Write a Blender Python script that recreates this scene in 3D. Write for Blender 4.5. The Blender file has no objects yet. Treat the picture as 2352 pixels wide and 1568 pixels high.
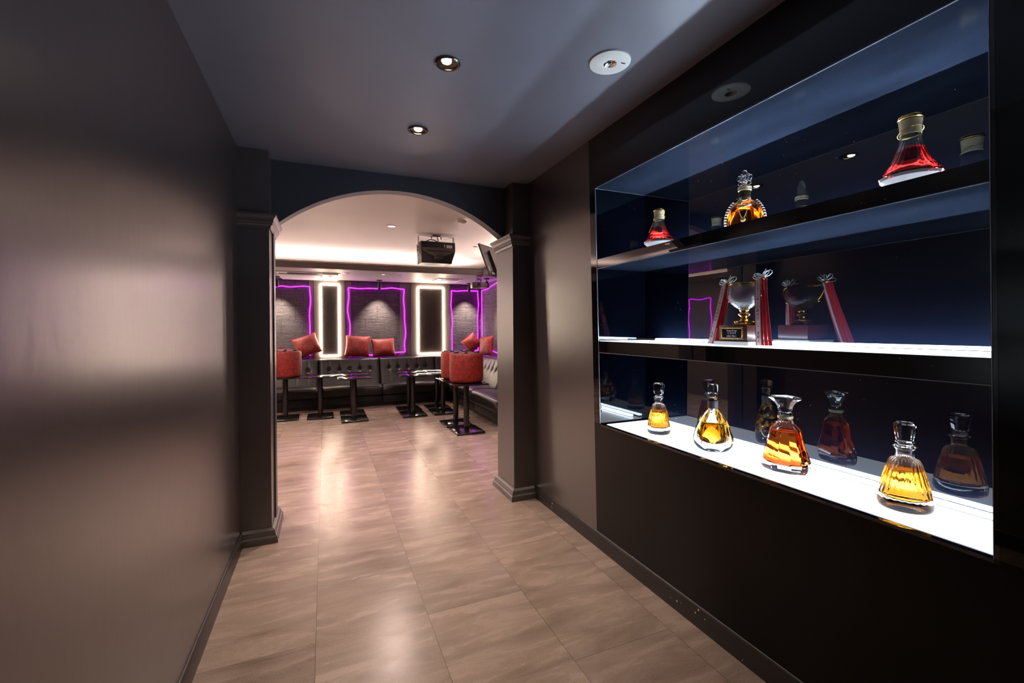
import bpy, bmesh, math, random
from mathutils import Vector, Matrix, Euler
random.seed(7)
PI = math.pi
S = bpy.context.scene
COL = S.collection

# ------------------------------------------------------------------ materials
def new_mat(name):
    m = bpy.data.materials.new(name); m.use_nodes = True
    nt = m.node_tree; nt.nodes.clear()
    out = nt.nodes.new('ShaderNodeOutputMaterial')
    return m, nt, out

def M(name, base, rough=.5, metal=0., spec=.5, ior=1.5, var=0., vscale=8., bump=0., bscale=60., stretch=(1,1,1),
      trans=0., emis=None, estr=0., coat=0., sheen=0., rvar=0., flecks=None):
    m, nt, out = new_mat(name)
    N, L = nt.nodes, nt.links
    b = N.new('ShaderNodeBsdfPrincipled')
    L.new(b.outputs[0], out.inputs[0])
    b.inputs['Base Color'].default_value = (*base, 1)
    b.inputs['Roughness'].default_value = rough
    b.inputs['Metallic'].default_value = metal
    b.inputs['Specular IOR Level'].default_value = spec
    b.inputs['IOR'].default_value = ior
    b.inputs['Transmission Weight'].default_value = trans
    b.inputs['Coat Weight'].default_value = coat
    b.inputs['Coat Roughness'].default_value = .05
    b.inputs['Sheen Weight'].default_value = sheen
    if emis:
        b.inputs['Emission Color'].default_value = (*emis, 1)
        b.inputs['Emission Strength'].default_value = estr
    tc = N.new('ShaderNodeTexCoord'); mp = N.new('ShaderNodeMapping')
    mp.inputs['Scale'].default_value = stretch
    L.new(tc.outputs['Object'], mp.inputs[0])
    if var > 0 or rvar > 0:
        n = N.new('ShaderNodeTexNoise'); n.inputs['Scale'].default_value = vscale; n.inputs['Detail'].default_value = 6
        L.new(mp.outputs[0], n.inputs[0])
        if var > 0:
            r = N.new('ShaderNodeMapRange'); r.inputs[1].default_value = .3; r.inputs[2].default_value = .7
            r.inputs[3].default_value = 1 - var; r.inputs[4].default_value = 1 + var
            L.new(n.outputs[0], r.inputs[0])
            mx = N.new('ShaderNodeMix'); mx.data_type = 'RGBA'; mx.blend_type = 'MULTIPLY'
            mx.inputs[0].default_value = 1; mx.inputs[6].default_value = (*base, 1)
            L.new(r.outputs[0], mx.inputs[7]); L.new(mx.outputs[2], b.inputs['Base Color'])
            last = mx.outputs[2]
        if rvar > 0:
            r2 = N.new('ShaderNodeMapRange'); r2.inputs[1].default_value = .3; r2.inputs[2].default_value = .7
            r2.inputs[3].default_value = max(0, rough - rvar); r2.inputs[4].default_value = rough + rvar
            L.new(n.outputs[0], r2.inputs[0]); L.new(r2.outputs[0], b.inputs['Roughness'])
    if flecks:
        # small specks (dust or chipped paint): (scale, size, colour)
        v = N.new('ShaderNodeTexVoronoi'); v.inputs['Scale'].default_value = flecks[0]
        L.new(mp.outputs[0], v.inputs[0])
        n2 = N.new('ShaderNodeTexNoise'); n2.inputs['Scale'].default_value = flecks[3] if len(flecks) > 3 else 5
        L.new(mp.outputs[0], n2.inputs[0])
        g = N.new('ShaderNodeMapRange'); g.inputs[1].default_value = .5; g.inputs[2].default_value = .75
        g.inputs[3].default_value = 0; g.inputs[4].default_value = flecks[1]
        L.new(n2.outputs[0], g.inputs[0])
        lt = N.new('ShaderNodeMath'); lt.operation = 'LESS_THAN'
        L.new(v.outputs['Distance'], lt.inputs[0]); L.new(g.outputs[0], lt.inputs[1])
        mx2 = N.new('ShaderNodeMix'); mx2.data_type = 'RGBA'
        mx2.inputs[6].default_value = (*base, 1); mx2.inputs[7].default_value = (*flecks[2], 1)
        if var > 0: L.new(last, mx2.inputs[6])
        L.new(lt.outputs[0], mx2.inputs[0]); L.new(mx2.outputs[2], b.inputs['Base Color'])
    if bump > 0:
        n3 = N.new('ShaderNodeTexNoise'); n3.inputs['Scale'].default_value = bscale; n3.inputs['Detail'].default_value = 4
        L.new(mp.outputs[0], n3.inputs[0])
        bp = N.new('ShaderNodeBump'); bp.inputs['Strength'].default_value = bump; bp.inputs['Distance'].default_value = .01
        L.new(n3.outputs[0], bp.inputs['Height']); L.new(bp.outputs[0], b.inputs['Normal'])
    return m

def EM(name, col, strength):
    m, nt, out = new_mat(name)
    e = nt.nodes.new('ShaderNodeEmission'); e.inputs[0].default_value = (*col, 1); e.inputs[1].default_value = strength
    nt.links.new(e.outputs[0], out.inputs[0]); return m

def floor_mat():
    m, nt, out = new_mat('stone_look_vinyl_tile'); N, L = nt.nodes, nt.links
    b = N.new('ShaderNodeBsdfPrincipled'); L.new(b.outputs[0], out.inputs[0])
    tc = N.new('ShaderNodeTexCoord')
    sep = N.new('ShaderNodeSeparateXYZ'); L.new(tc.outputs['Object'], sep.inputs[0])
    cmb = N.new('ShaderNodeCombineXYZ')
    ax = N.new('ShaderNodeMath'); ax.operation = 'ADD'; ax.inputs[1].default_value = .045 + .467*20
    ay = N.new('ShaderNodeMath'); ay.operation = 'ADD'; ay.inputs[1].default_value = .94*10 - 2.007
    L.new(sep.outputs[0], ax.inputs[0]); L.new(sep.outputs[1], ay.inputs[0])
    L.new(ay.outputs[0], cmb.inputs[0]); L.new(ax.outputs[0], cmb.inputs[1])
    br = N.new('ShaderNodeTexBrick'); L.new(cmb.outputs[0], br.inputs[0])
    br.offset = .54; br.offset_frequency = 2; br.squash = 1
    br.inputs['Color1'].default_value = (.0, .0, .0, 1); br.inputs['Color2'].default_value = (1, 1, 1, 1)
    br.inputs['Mortar'].default_value = (.5, .5, .5, 1)
    br.inputs['Scale'].default_value = 1; br.inputs['Mortar Size'].default_value = .0011
    br.inputs['Mortar Smooth'].default_value = .1; br.inputs['Bias'].default_value = 0
    br.inputs['Brick Width'].default_value = .94; br.inputs['Row Height'].default_value = .467
    # streaky veining, different in every tile
    mp = N.new('ShaderNodeMapping'); mp.inputs['Scale'].default_value = (1.1, 5., 1)
    off = N.new('ShaderNodeVectorMath'); off.operation = 'MULTIPLY_ADD'
    L.new(br.outputs['Color'], off.inputs[0]); off.inputs[1].default_value = (7, 13, 0); L.new(tc.outputs['Object'], off.inputs[2])
    L.new(off.outputs[0], mp.inputs[0])
    n1 = N.new('ShaderNodeTexNoise'); n1.inputs['Scale'].default_value = 2.2; n1.inputs['Detail'].default_value = 9; n1.inputs['Roughness'].default_value = .62
    n1.inputs['Distortion'].default_value = .6
    L.new(mp.outputs[0], n1.inputs[0])
    n2 = N.new('ShaderNodeTexNoise'); n2.inputs['Scale'].default_value = 160; n2.inputs['Detail'].default_value = 3
    L.new(tc.outputs['Object'], n2.inputs[0])
    cr = N.new('ShaderNodeValToRGB'); e = cr.color_ramp.elements
    e[0].position = .28; e[0].color = (.23, .168, .132, 1); e[1].position = .72; e[1].color = (.47, .365, .30, 1)
    L.new(n1.outputs[0], cr.inputs[0])
    # tile to tile tone
    t = N.new('ShaderNodeMapRange'); t.inputs[3].default_value = .80; t.inputs[4].default_value = 1.12
    L.new(br.outputs['Color'], t.inputs[0])
    f = N.new('ShaderNodeMapRange'); f.inputs[1].default_value = .3; f.inputs[2].default_value = .7; f.inputs[3].default_value = .86; f.inputs[4].default_value = 1.12
    L.new(n2.outputs[0], f.inputs[0])
    m1 = N.new('ShaderNodeMath'); m1.operation = 'MULTIPLY'; L.new(t.outputs[0], m1.inputs[0]); L.new(f.outputs[0], m1.inputs[1])
    mx = N.new('ShaderNodeMix'); mx.data_type = 'RGBA'; mx.blend_type = 'MULTIPLY'; mx.inputs[0].default_value = 1
    L.new(cr.outputs[0], mx.inputs[6]); L.new(m1.outputs[0], mx.inputs[7])
    mo = N.new('ShaderNodeMix'); mo.data_type = 'RGBA'; L.new(br.outputs['Fac'], mo.inputs[0])
    L.new(mx.outputs[2], mo.inputs[6]); mo.inputs[7].default_value = (.10, .075, .06, 1)
    L.new(mo.outputs[2], b.inputs['Base Color'])
    rr = N.new('ShaderNodeMapRange'); rr.inputs[1].default_value = .3; rr.inputs[2].default_value = .7; rr.inputs[3].default_value = .20; rr.inputs[4].default_value = .31
    L.new(n1.outputs[0], rr.inputs[0]); L.new(rr.outputs[0], b.inputs['Roughness'])
    bp = N.new('ShaderNodeBump'); bp.inputs['Strength'].default_value = .05; bp.inputs['Distance'].default_value = .003
    L.new(n2.outputs[0], bp.inputs['Height']); L.new(bp.outputs[0], b.inputs['Normal'])
    return m

def stone_mat():
    # split-face stone veneer: blocks of irregular shallow courses
    m, nt, out = new_mat('split_face_stone'); N, L = nt.nodes, nt.links
    b = N.new('ShaderNodeBsdfPrincipled'); L.new(b.outputs[0], out.inputs[0]); b.inputs['Roughness'].default_value = .7
    tc = N.new('ShaderNodeTexCoord'); sep = N.new('ShaderNodeSeparateXYZ'); L.new(tc.outputs['Object'], sep.inputs[0])
    hx = N.new('ShaderNodeMath'); hx.operation = 'ADD'; L.new(sep.outputs[0], hx.inputs[0]); L.new(sep.outputs[1], hx.inputs[1])
    cmb = N.new('ShaderNodeCombineXYZ'); L.new(hx.outputs[0], cmb.inputs[0]); L.new(sep.outputs[2], cmb.inputs[1])
    br = N.new('ShaderNodeTexBrick'); L.new(cmb.outputs[0], br.inputs[0])
    br.inputs['Scale'].default_value = 1; br.inputs['Brick Width'].default_value = .34; br.inputs['Row Height'].default_value = .245
    br.inputs['Mortar Size'].default_value = .004; br.offset = .37; br.inputs['Mortar Smooth'].default_value = .4
    br.inputs['Color1'].default_value = (.8, .8, .8, 1); br.inputs['Color2'].default_value = (1.05, 1.05, 1.05, 1); br.inputs['Mortar'].default_value = (.4, .4, .4, 1)
    mp = N.new('ShaderNodeMapping'); mp.inputs['Scale'].default_value = (7, 42, 1); L.new(cmb.outputs[0], mp.inputs[0])
    n = N.new('ShaderNodeTexNoise'); n.inputs['Scale'].default_value = 1.; n.inputs['Detail'].default_value = 5; n.inputs['Roughness'].default_value = .7
    n.inputs['Distortion'].default_value = 1.2; L.new(mp.outputs[0], n.inputs[0])
    cr = N.new('ShaderNodeValToRGB'); e = cr.color_ramp.elements
    e[0].position = .34; e[0].color = (.075, .060, .058, 1); e[1].position = .68; e[1].color = (.20, .165, .155, 1)
    L.new(n.outputs[0], cr.inputs[0])
    mx = N.new('ShaderNodeMix'); mx.data_type = 'RGBA'; mx.blend_type = 'MULTIPLY'; mx.inputs[0].default_value = 1
    L.new(cr.outputs[0], mx.inputs[6]); L.new(br.outputs['Color'], mx.inputs[7]); L.new(mx.outputs[2], b.inputs['Base Color'])
    inv = N.new('ShaderNodeMath'); inv.operation = 'SUBTRACT'; L.new(n.outputs[0], inv.inputs[0]); L.new(br.outputs['Fac'], inv.inputs[1])
    bp = N.new('ShaderNodeBump'); bp.inputs['Strength'].default_value = 1.; bp.inputs['Distance'].default_value = .07
    L.new(inv.outputs[0], bp.inputs['Height']); L.new(bp.outputs[0], b.inputs['Normal'])
    return m

def velvet_mat():
    m, nt, out = new_mat('crushed_red_velvet'); N, L = nt.nodes, nt.links
    b = N.new('ShaderNodeBsdfPrincipled'); L.new(b.outputs[0], out.inputs[0])
    b.inputs['Roughness'].default_value = .55; b.inputs['Sheen Weight'].default_value = .10; b.inputs['Sheen Roughness'].default_value = .35
    b.inputs['Sheen Tint'].default_value = (1, .45, .35, 1)
    tc = N.new('ShaderNodeTexCoord')
    n = N.new('ShaderNodeTexNoise'); n.inputs['Scale'].default_value = 24; n.inputs['Detail'].default_value = 7; n.inputs['Roughness'].default_value = .75
    n.inputs['Distortion'].default_value = 2.2
    L.new(tc.outputs['Object'], n.inputs[0])
    cr = N.new('ShaderNodeValToRGB'); e = cr.color_ramp.elements
    e[0].position = .40; e[0].color = (.085, .003, .0022, 1); e[1].position = .68; e[1].color = (.45, .026, .013, 1)
    L.new(n.outputs[0], cr.inputs[0]); L.new(cr.outputs[0], b.inputs['Base Color'])
    bp = N.new('ShaderNodeBump'); bp.inputs['Strength'].default_value = .45; bp.inputs['Distance'].default_value = .006
    L.new(n.outputs[0], bp.inputs['Height']); L.new(bp.outputs[0], b.inputs['Normal'])
    return m

PAINT = M('charcoal_wall_paint', (.050, .040, .041), .28, ior=2.4, var=.06, vscale=2.5, bump=.05, bscale=35, stretch=(1, 1, .35))
ARCHP = M('dark_slate_paint', (.055, .058, .078), .40, var=.05, vscale=3, bump=.03, bscale=35)
CEILP = M('slate_ceiling_paint', (.185, .190, .245), .40, var=.05, vscale=3, bump=.02, bscale=40, flecks=(9, .035, (.45, .45, .5), 3))
TRIMP = M('charcoal_trim_paint', (.085, .070, .069), .33, ior=1.8, var=.05, vscale=6)
SKIRT = M('scuffed_black_skirting', (.026, .023, .022), .38, var=.15, vscale=5, flecks=(34, .32, (.62, .50, .30), 7), stretch=(1, 1, 1))
SKIRTL = M('black_skirting', (.026, .023, .022), .36, var=.12, vscale=5)
FLOOR = floor_mat()
STONE = stone_mat()
VELVET = velvet_mat()
BPANEL = M('glossy_black_panel', (.0025, .0028, .0045), .03, ior=1.6, flecks=(16, .05, (.25, .27, .32), 2.5))
LPANEL = M('satin_black_panel', (.003, .0028, .003), .30, ior=1.32, var=.35, vscale=2.2)
BGLASS = M('black_mirror_glass', (.0012, .0018, .0045), .012, ior=1.85, flecks=(42, .10, (.6, .65, .75), 5))
BGLASSD = M('dusty_black_glass', (.020, .028, .050), .10, ior=1.6, var=.4, vscale=6, flecks=(42, .08, (.4, .45, .55), 5), stretch=(1, .35, 1))
EDGE = M('thin_clear_edge', (.45, .50, .60), .3, metal=.6, var=.1)
WHITEC = M('lounge_ceiling_paint', (.70, .655, .63), .6, var=.03, vscale=2)
SOFFIT = M('grey_soffit_paint', (.30, .265, .26), .5, var=.05, vscale=3)
LIP = M('grey_lip_paint', (.16, .135, .125), .5, var=.05)
PIER = M('grey_brown_panel', (.14, .118, .108), .45, var=.06, vscale=4, bump=.03)
MIRP = M('dark_film_panel', (.045, .040, .038), .05, ior=1.75, bump=.10, bscale=7, var=.1)
MIRP2 = M('dark_acrylic_panel', (.055, .045, .040), .22, ior=1.5, var=.1)
LEATH = M('black_leather', (.012, .010, .0095), .38, spec=.4, var=.15, vscale=30, bump=.06, bscale=220)
LEATHB = M('black_leather_button', (.012, .010, .010), .28, var=.1)
TTOP = M('gloss_black_table_top', (.006, .0055, .006), .10, ior=1.55, var=.2, vscale=12)
TBASE = M('gloss_black_steel', (.008, .007, .007), .14, var=.2, vscale=8, coat=.3)
BFELT = M('grey_black_board', (.055, .048, .048), .6, var=.15, vscale=20)
BFOOT = M('black_plastic_foot', (.010, .010, .011), .35, var=.2)
BPLAS = M('black_plastic', (.018, .016, .016), .42, var=.15, vscale=12)
GPLAS = M('dark_grey_plastic', (.11, .092, .09), .45, var=.1, vscale=12)
BEIGE = M('beige_plastic', (.62, .54, .46), .4, var=.06)
WPLAS = M('white_plastic', (.78, .76, .73), .35, var=.04)
GRILL = M('perforated_white_grille', (.50, .48, .47), .5, var=.5, vscale=90)
LABEL = M('white_sticker', (.75, .75, .76), .6, var=.25, vscale=60)
CHROME = M('polished_chrome', (.70, .70, .70), .12, metal=1, var=.1)
DCHROME = M('dark_chrome', (.10, .09, .085), .18, metal=.9, var=.15)
STEEL = M('grey_steel', (.32, .29, .27), .35, metal=.8, var=.1)
GOLD = M('polished_gold', (.90, .60, .20), .16, metal=1, var=.08, vscale=20)
GOLDC = M('textured_gold', (.80, .58, .25), .30, metal=.95, var=.3, vscale=120, bump=.3, bscale=150)
CREAMG = M('cream_gold_foil', (.72, .62, .38), .35, metal=.45, var=.1, vscale=60)
BROWNB = M('dark_brown_band', (.05, .035, .018), .3, metal=.4, var=.4, vscale=80)
GLASS = M('clear_crystal', (.985, .99, 1.), 0., ior=1.50, trans=1.)
TGLASS = M('frosted_crackle_glass', (.97, .98, 1.), .12, ior=1.35, trans=1., bump=.25, bscale=120)
AMBER = M('pale_amber_spirit', (.98, .40, .028), 0., ior=1.36, trans=1.)
GAMBER = M('golden_amber_spirit', (.98, .44, .020), 0., ior=1.36, trans=1.)
RAMBER = M('deep_red_amber_spirit', (.93, .20, .02), 0., ior=1.36, trans=1.)
OAMBER = M('orange_amber_spirit', (.95, .26, .012), 0., ior=1.36, trans=1.)
REDL = M('ruby_red_spirit', (.66, .018, .014), 0., ior=1.36, trans=1.)
SHELFREF = M('pale_shelf_reflection', (.46, .46, .51), .35, var=.12, vscale=30)  # pale colour stands in for the lit shelf mirrored in the carafes
WOOD = M('mahogany_wood', (.12, .026, .014), .3, var=.3, vscale=6, stretch=(1, 1, 8), coat=.4)
PLINTH = M('white_plinth', (.74, .72, .74), .4, var=.04)
RIBR = M('red_satin_ribbon', (.72, .028, .045), .4, var=.12, vscale=30, sheen=.3)
RIBW = M('white_satin_ribbon', (.85, .83, .85), .45, var=.03)
INK = M('black_ink', (.015, .015, .02), .6, var=.1)
PLATE = M('black_name_plate', (.012, .010, .018), .2, var=.1)
SILV = M('silver_cord', (.80, .80, .80), .28, metal=.7, var=.15, vscale=60)
TVB = M('tv_back_plastic', (.020, .017, .020), .38, var=.12)
CABLE = M('black_cable', (.010, .010, .010), .45, var=.1)
YEL = M('yellow_sticker', (.75, .45, .03), .5, var=.1)

E_PANEL = M('lit_white_acrylic', (.30, .31, .32), .35, emis=(.84, .92, 1.), estr=1.6)
E_BAR = EM('led_bar_glow', (.68, .84, 1.), 100.)
E_FRAME = EM('warm_led_tube', (1., .77, .58), 66.)
E_NEON = EM('purple_neon', (.72, .014, .95), 8.5)
E_COVE = EM('cove_led', (1., .745, .66), 460.)
E_BULB = EM('halogen_bulb', (1., .78, .55), 30.)
E_DIM = EM('warm_lamp_face', (1., .86, .72), 5.)

# ------------------------------------------------------------------ mesh helpers
def BM(): return bmesh.new()

def box(bm, x0, x1, y0, y1, z0, z1, bev=0., seg=2, mtx=None):
    r = bmesh.ops.create_cube(bm, size=1)
    vs = r['verts']
    for v in vs:
        v.co = Vector(((x0+x1)/2 + v.co.x*(x1-x0), (y0+y1)/2 + v.co.y*(y1-y0), (z0+z1)/2 + v.co.z*(z1-z0)))
    if bev > 0:
        es = list({e for v in vs for e in v.link_edges})
        rb = bmesh.ops.bevel(bm, geom=es, offset=bev, segments=seg, profile=.5, affect='EDGES')
        vs = list({v for f in rb['faces'] for v in f.verts} | {v for v in vs if v.is_valid})
    if mtx:
        for v in vs: v.co = mtx @ v.co
    return vs

def lathe(bm, prof, n=32, sx=1., sy=1., c=(0, 0, 0), phase=0., rfun=None, closed=False, mtx=None):
    """prof: list of (r, z); revolve about z"""
    rings = []
    for r, z in prof:
        if r <= 1e-6:
            v = bm.verts.new(Vector((c[0], c[1], c[2]+z)))
            rings.append([v])
        else:
            ring = []
            for i in range(n):
                a = phase + 2*PI*i/n
                k = rfun(a, z) if rfun else 1.
                ring.append(bm.verts.new(Vector((c[0]+r*k*math.cos(a)*sx, c[1]+r*k*math.sin(a)*sy, c[2]+z))))
            rings.append(ring)
    pairs = list(zip(rings, rings[1:]))
    if closed: pairs.append((rings[-1], rings[0]))
    for a, b in pairs:
        if len(a) == 1 and len(b) == 1: continue
        for i in range(n):
            j = (i+1) % n
            try:
                if len(a) == 1: bm.faces.new((a[0], b[j], b[i]))
                elif len(b) == 1: bm.faces.new((a[i], a[j], b[0]))
                else: bm.faces.new((a[i], a[j], b[j], b[i]))
            except ValueError: pass
    vs = [v for r in rings for v in r]
    if mtx:
        for v in vs: v.co = mtx @ v.co
    return vs

def tube(bm, pts, r, n=8, closed=False):
    pts = [Vector(p) for p in pts]; rings = []; m = len(pts)
    up = Vector((0, 0, 1)); prev = None
    for i, p in enumerate(pts):
        if closed: t = (pts[(i+1) % m] - pts[i-1])
        else: t = pts[min(i+1, m-1)] - pts[max(i-1, 0)]
        t.normalize()
        if prev is None:
            a = t.cross(up)
            if a.length < 1e-3: a = t.cross(Vector((1, 0, 0)))
        else:
            a = prev - t*prev.dot(t)
            if a.length < 1e-4: a = t.cross(up)
        a.normalize(); prev = a; b = t.cross(a)
        rr = r(i/(m-1)) if callable(r) else r
        rings.append([bm.verts.new(p + a*rr*math.cos(2*PI*k/n) + b*rr*math.sin(2*PI*k/n)) for k in range(n)])
    prs = list(zip(rings, rings[1:]))
    if closed: prs.append((rings[-1], rings[0]))
    for A, B in prs:
        for k in range(n): bm.faces.new((A[k], A[(k+1) % n], B[(k+1) % n], B[k]))
    if not closed:
        bm.faces.new(rings[0][::-1]); bm.faces.new(rings[-1])

def prism(bm, poly, fn0, fn1):
    """poly 2-D points; fn0/fn1 map them to the two end faces"""
    a = [bm.verts.new(Vector(fn0(*p))) for p in poly]; b = [bm.verts.new(Vector(fn1(*p))) for p in poly]
    n = len(poly)
    f0 = bm.faces.new(a); f1 = bm.faces.new(b[::-1])
    for i in range(n): bm.faces.new((a[i], b[i], b[(i+1) % n], a[(i+1) % n]))
    bmesh.ops.triangulate(bm, faces=[f for f in (f0, f1) if len(f.verts) > 4])

def grid(bm, fn, nu, nv):
    g = [[bm.verts.new(Vector(fn(i/nu, j/nv))) for j in range(nv+1)] for i in range(nu+1)]
    for i in range(nu):
        for j in range(nv): bm.faces.new((g[i][j], g[i+1][j], g[i+1][j+1], g[i][j+1]))
    return g

def sphere(bm, c, r, sub=2, sc=(1, 1, 1)):
    res = bmesh.ops.create_icosphere(bm, subdivisions=sub, radius=r)
    for v in res['verts']: v.co = Vector(c) + Vector((v.co.x*sc[0], v.co.y*sc[1], v.co.z*sc[2]))

def obj(name, bm, m, parent=None, smooth=35, loc=None):
    bmesh.ops.recalc_face_normals(bm, faces=bm.faces[:])
    me = bpy.data.meshes.new(name); bm.to_mesh(me); bm.free()
    for mm in (m if isinstance(m, (list, tuple)) else [m]): me.materials.append(mm)
    if smooth:
        me.shade_smooth(); me.set_sharp_from_angle(angle=math.radians(smooth))
    o = bpy.data.objects.new(name, me); COL.objects.link(o)
    if parent: o.parent = parent
    if loc: o.location = loc
    return o

def tag(o, label, cat, group=None):
    o['label'] = label; o['category'] = cat
    if group: o['group'] = group
    return o

def thing(name, label, cat, loc=(0, 0, 0), rz=0., group=None):
    o = bpy.data.objects.new(name, None); COL.objects.link(o); o.empty_display_size = .05
    o.location = loc; o.rotation_euler = (0, 0, rz)
    return tag(o, label, cat, group)

def struct(name, bm, m, parent=None, smooth=35):
    o = obj(name, bm, m, parent, smooth)
    if not parent: o['kind'] = 'structure'
    return o

def dup(root, loc, rz=None, label=None, parent=None):
    r = root.copy(); COL.objects.link(r)
    if parent: r.parent = parent
    else:
        r.location = loc
        if rz is not None: r.rotation_euler = (0, 0, rz)
        if label: r['label'] = label
    for ch in list(root.children): dup(ch, None, parent=r)
    return r

def text_mesh(name, s, size, m, parent, mtx, extrude=.0003, cjk=False, align='CENTER', vertical=False):
    cu = bpy.data.curves.new(name, 'FONT'); cu.body = s; cu.size = size; cu.extrude = extrude
    cu.align_x = align; cu.align_y = 'CENTER'
    if vertical: cu.space_line = .86
    t = bpy.data.objects.new(name, cu); COL.objects.link(t)
    dg = bpy.context.evaluated_depsgraph_get()
    me = bpy.data.meshes.new_from_object(t.evaluated_get(dg))
    bpy.data.objects.remove(t); bpy.data.curves.remove(cu)
    me.name = name; me.materials.clear(); me.materials.append(m); me.transform(mtx)
    o = bpy.data.objects.new(name, me); COL.objects.link(o)
    if parent: o.parent = parent
    return o

# ------------------------------------------------------------------ dimensions
ZC = 2.40           # corridor ceiling
ZR = 2.50           # lounge ceiling
XL = -.475          # corridor left wall
YW, YB = 8.50, -2.2  # lounge far wall, wall behind the camera
XRR, XRL = 2.90, -3.0
def xw(z): return 1.487 - .0195*z   # right-hand corridor wall leans in slightly towards the top
NY0, NY1, NZ0, NZ1, NXB = .530, 2.178, .741, 2.103, 1.800  # the niche

# ------------------------------------------------------------------ setting
bm = BM(); box(bm, XRL-.2, XRR+.2, YB-.1, YW+.2, -.1, 0); struct('floor', bm, FLOOR, smooth=0)
bm = BM(); box(bm, XL-.1, 1.95, YB-.1, 3.26, ZC, ZC+.12); struct('ceiling', bm, CEILP, smooth=0)
bm = BM(); box(bm, XRL-.1, XRR+.1, 3.30, YW+.1, ZR, ZR+.1); struct('ceiling_lounge', bm, WHITEC, smooth=0)
bm = BM(); box(bm, XL-.1, XL, YB, 3.26, 0, ZC); struct('wall_left', bm, PAINT, smooth=0)
bm = BM(); box(bm, XL-.1, 1.9, YB-.1, YB, 0, ZC); struct('wall_behind', bm, PAINT, smooth=0)

def wallblock(bm, y0, y1, z0, z1, xb=1.95):
    vs = box(bm, 0, 1, y0, y1, z0, z1)
    for v in vs: v.co.x = xw(v.co.z) if v.co.x < .5 else xb
bm = BM(); wallblock(bm, 2.24, 3.26, 0, ZC); struct('wall_right', bm, PAINT, smooth=0)
bm = BM()
wallblock(bm, YB, NY0-.0105, NZ0, ZC); wallblock(bm, NY1+.0105, 2.24, NZ0, ZC); wallblock(bm, NY0-.0105, NY1+.0105, NZ1+.0125, ZC)
struct('wall_right_gloss', bm, BPANEL, smooth=0)
bm = BM(); wallblock(bm, YB, 2.24, 0, NZ0-.012)
struct('wall_right_lower', bm, LPANEL, smooth=0)
bm = BM(); wallblock(bm, YB, NY0, NZ0-.012, NZ0); wallblock(bm, NY1, 2.24, NZ0-.012, NZ0)
struct('trim_3', bm, LPANEL, smooth=0)

def skirting(name, x, s, y0, y1, h, t, m):
    bm = BM(); poly = [(0, 0), (t, 0), (t, h-.018), (t*.72, h-.012), (t*.55, h-.003), (t*.2, h), (0, h)]
    prism(bm, poly, lambda a, z: (x+s*a, y0, z), lambda a, z: (x+s*a, y1, z))
    return struct(name, bm, m, smooth=50)
skirting('baseboard_left', XL, 1, YB, 3.09, .088, .013, SKIRTL)
skirting('baseboard_right', 1.4885, -1, YB, 3.09, .094, .0135, SKIRT)

# arch wall between corridor and lounge
AX, AZ, AR = .520, 1.066, 1.221
a0 = math.acos((-.30-AX)/AR); a1 = math.acos((1.325-AX)/AR)
bm = BM()
box(bm, XRL-.1, -.30, 3.25, 3.345, 0, 2.55); box(bm, 1.325, XRR+.1, 3.25, 3.345, 0, 2.55)
arc = [(AX+AR*math.cos(a0+(a1-a0)*i/48), AZ+AR*math.sin(a0+(a1-a0)*i/48)) for i in range(49)]
V = [[bm.verts.new((x, y, z)) for y, z in ((3.25, za), (3.345, za), (3.345, 2.55), (3.25, 2.55))] for x, za in arc]
for A, B in zip(V, V[1:]):
    for i in range(4): bm.faces.new((A[i], A[(i+1) % 4], B[(i+1) % 4], B[i]))
struct('wall_arch', bm, ARCHP, smooth=20)

def ring_mould(bm, x0, x1, y0, y1, prof):
    rings = []
    for o, z in prof:
        rings.append([bm.verts.new(Vector(p)) for p in ((x0-o, y0-o, z), (x1+o, y0-o, z), (x1+o, y1+o, z), (x0-o, y1+o, z))])
    for A, B in zip(rings, rings[1:]):
        for i in range(4): bm.faces.new((A[i], A[(i+1) % 4], B[(i+1) % 4], B[i]))
    bm.faces.new(rings[0][::-1]); bm.faces.new(rings[-1])
CAP = [(.0, 1.918), (.008, 1.918), (.010, 1.928), (.012, 1.934), (.020, 1.942), (.021, 1.950), (.026, 1.956), (.026, 1.966), (.030, 1.976), (.036, 1.984), (.042, 1.992), (.043, 2.004), (.0, 2.006)]
BAS = [(.0, .0), (.036, .0), (.036, .010), (.033, .020), (.034, .034), (.030, .040), (.024, .044), (.024, .054), (.019, .062), (.019, .072), (.010, .080), (.004, .086), (0., .087)]
for nm, x0, x1 in (('trim_1', XL-.05, -.31), ('trim_2', 1.313, 1.56)):
    bm = BM(); box(bm, x0, x1, 3.09, 3.43, 0, 2.006)
    box(bm, x0, x1, 3.09, 3.26, 2.0, ZC+.02)
    p = struct(nm, bm, TRIMP, smooth=0)
    bm = BM(); ring_mould(bm, x0, x1, 3.09, 3.43, CAP); obj('capital', bm, TRIMP, p, smooth=25)
    bm = BM(); ring_mould(bm, x0, x1, 3.09, 3.43, BAS); obj('plinth_moulding', bm, TRIMP, p, smooth=25)

# lounge walls
bm = BM(); box(bm, XRL, XRR, YW, YW+.1, 0, 2.55); struct('wall_far', bm, STONE, smooth=0)
bm = BM(); box(bm, XRR, XRR+.1, 3.3, YW+.1, 0, 2.55); struct('wall_far_right', bm, STONE, smooth=0)
bm = BM(); box(bm, XRL-.1, XRL, 3.3, YW+.1, 0, 2.55); struct('wall_far_left', bm, PIER, smooth=0)
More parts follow.
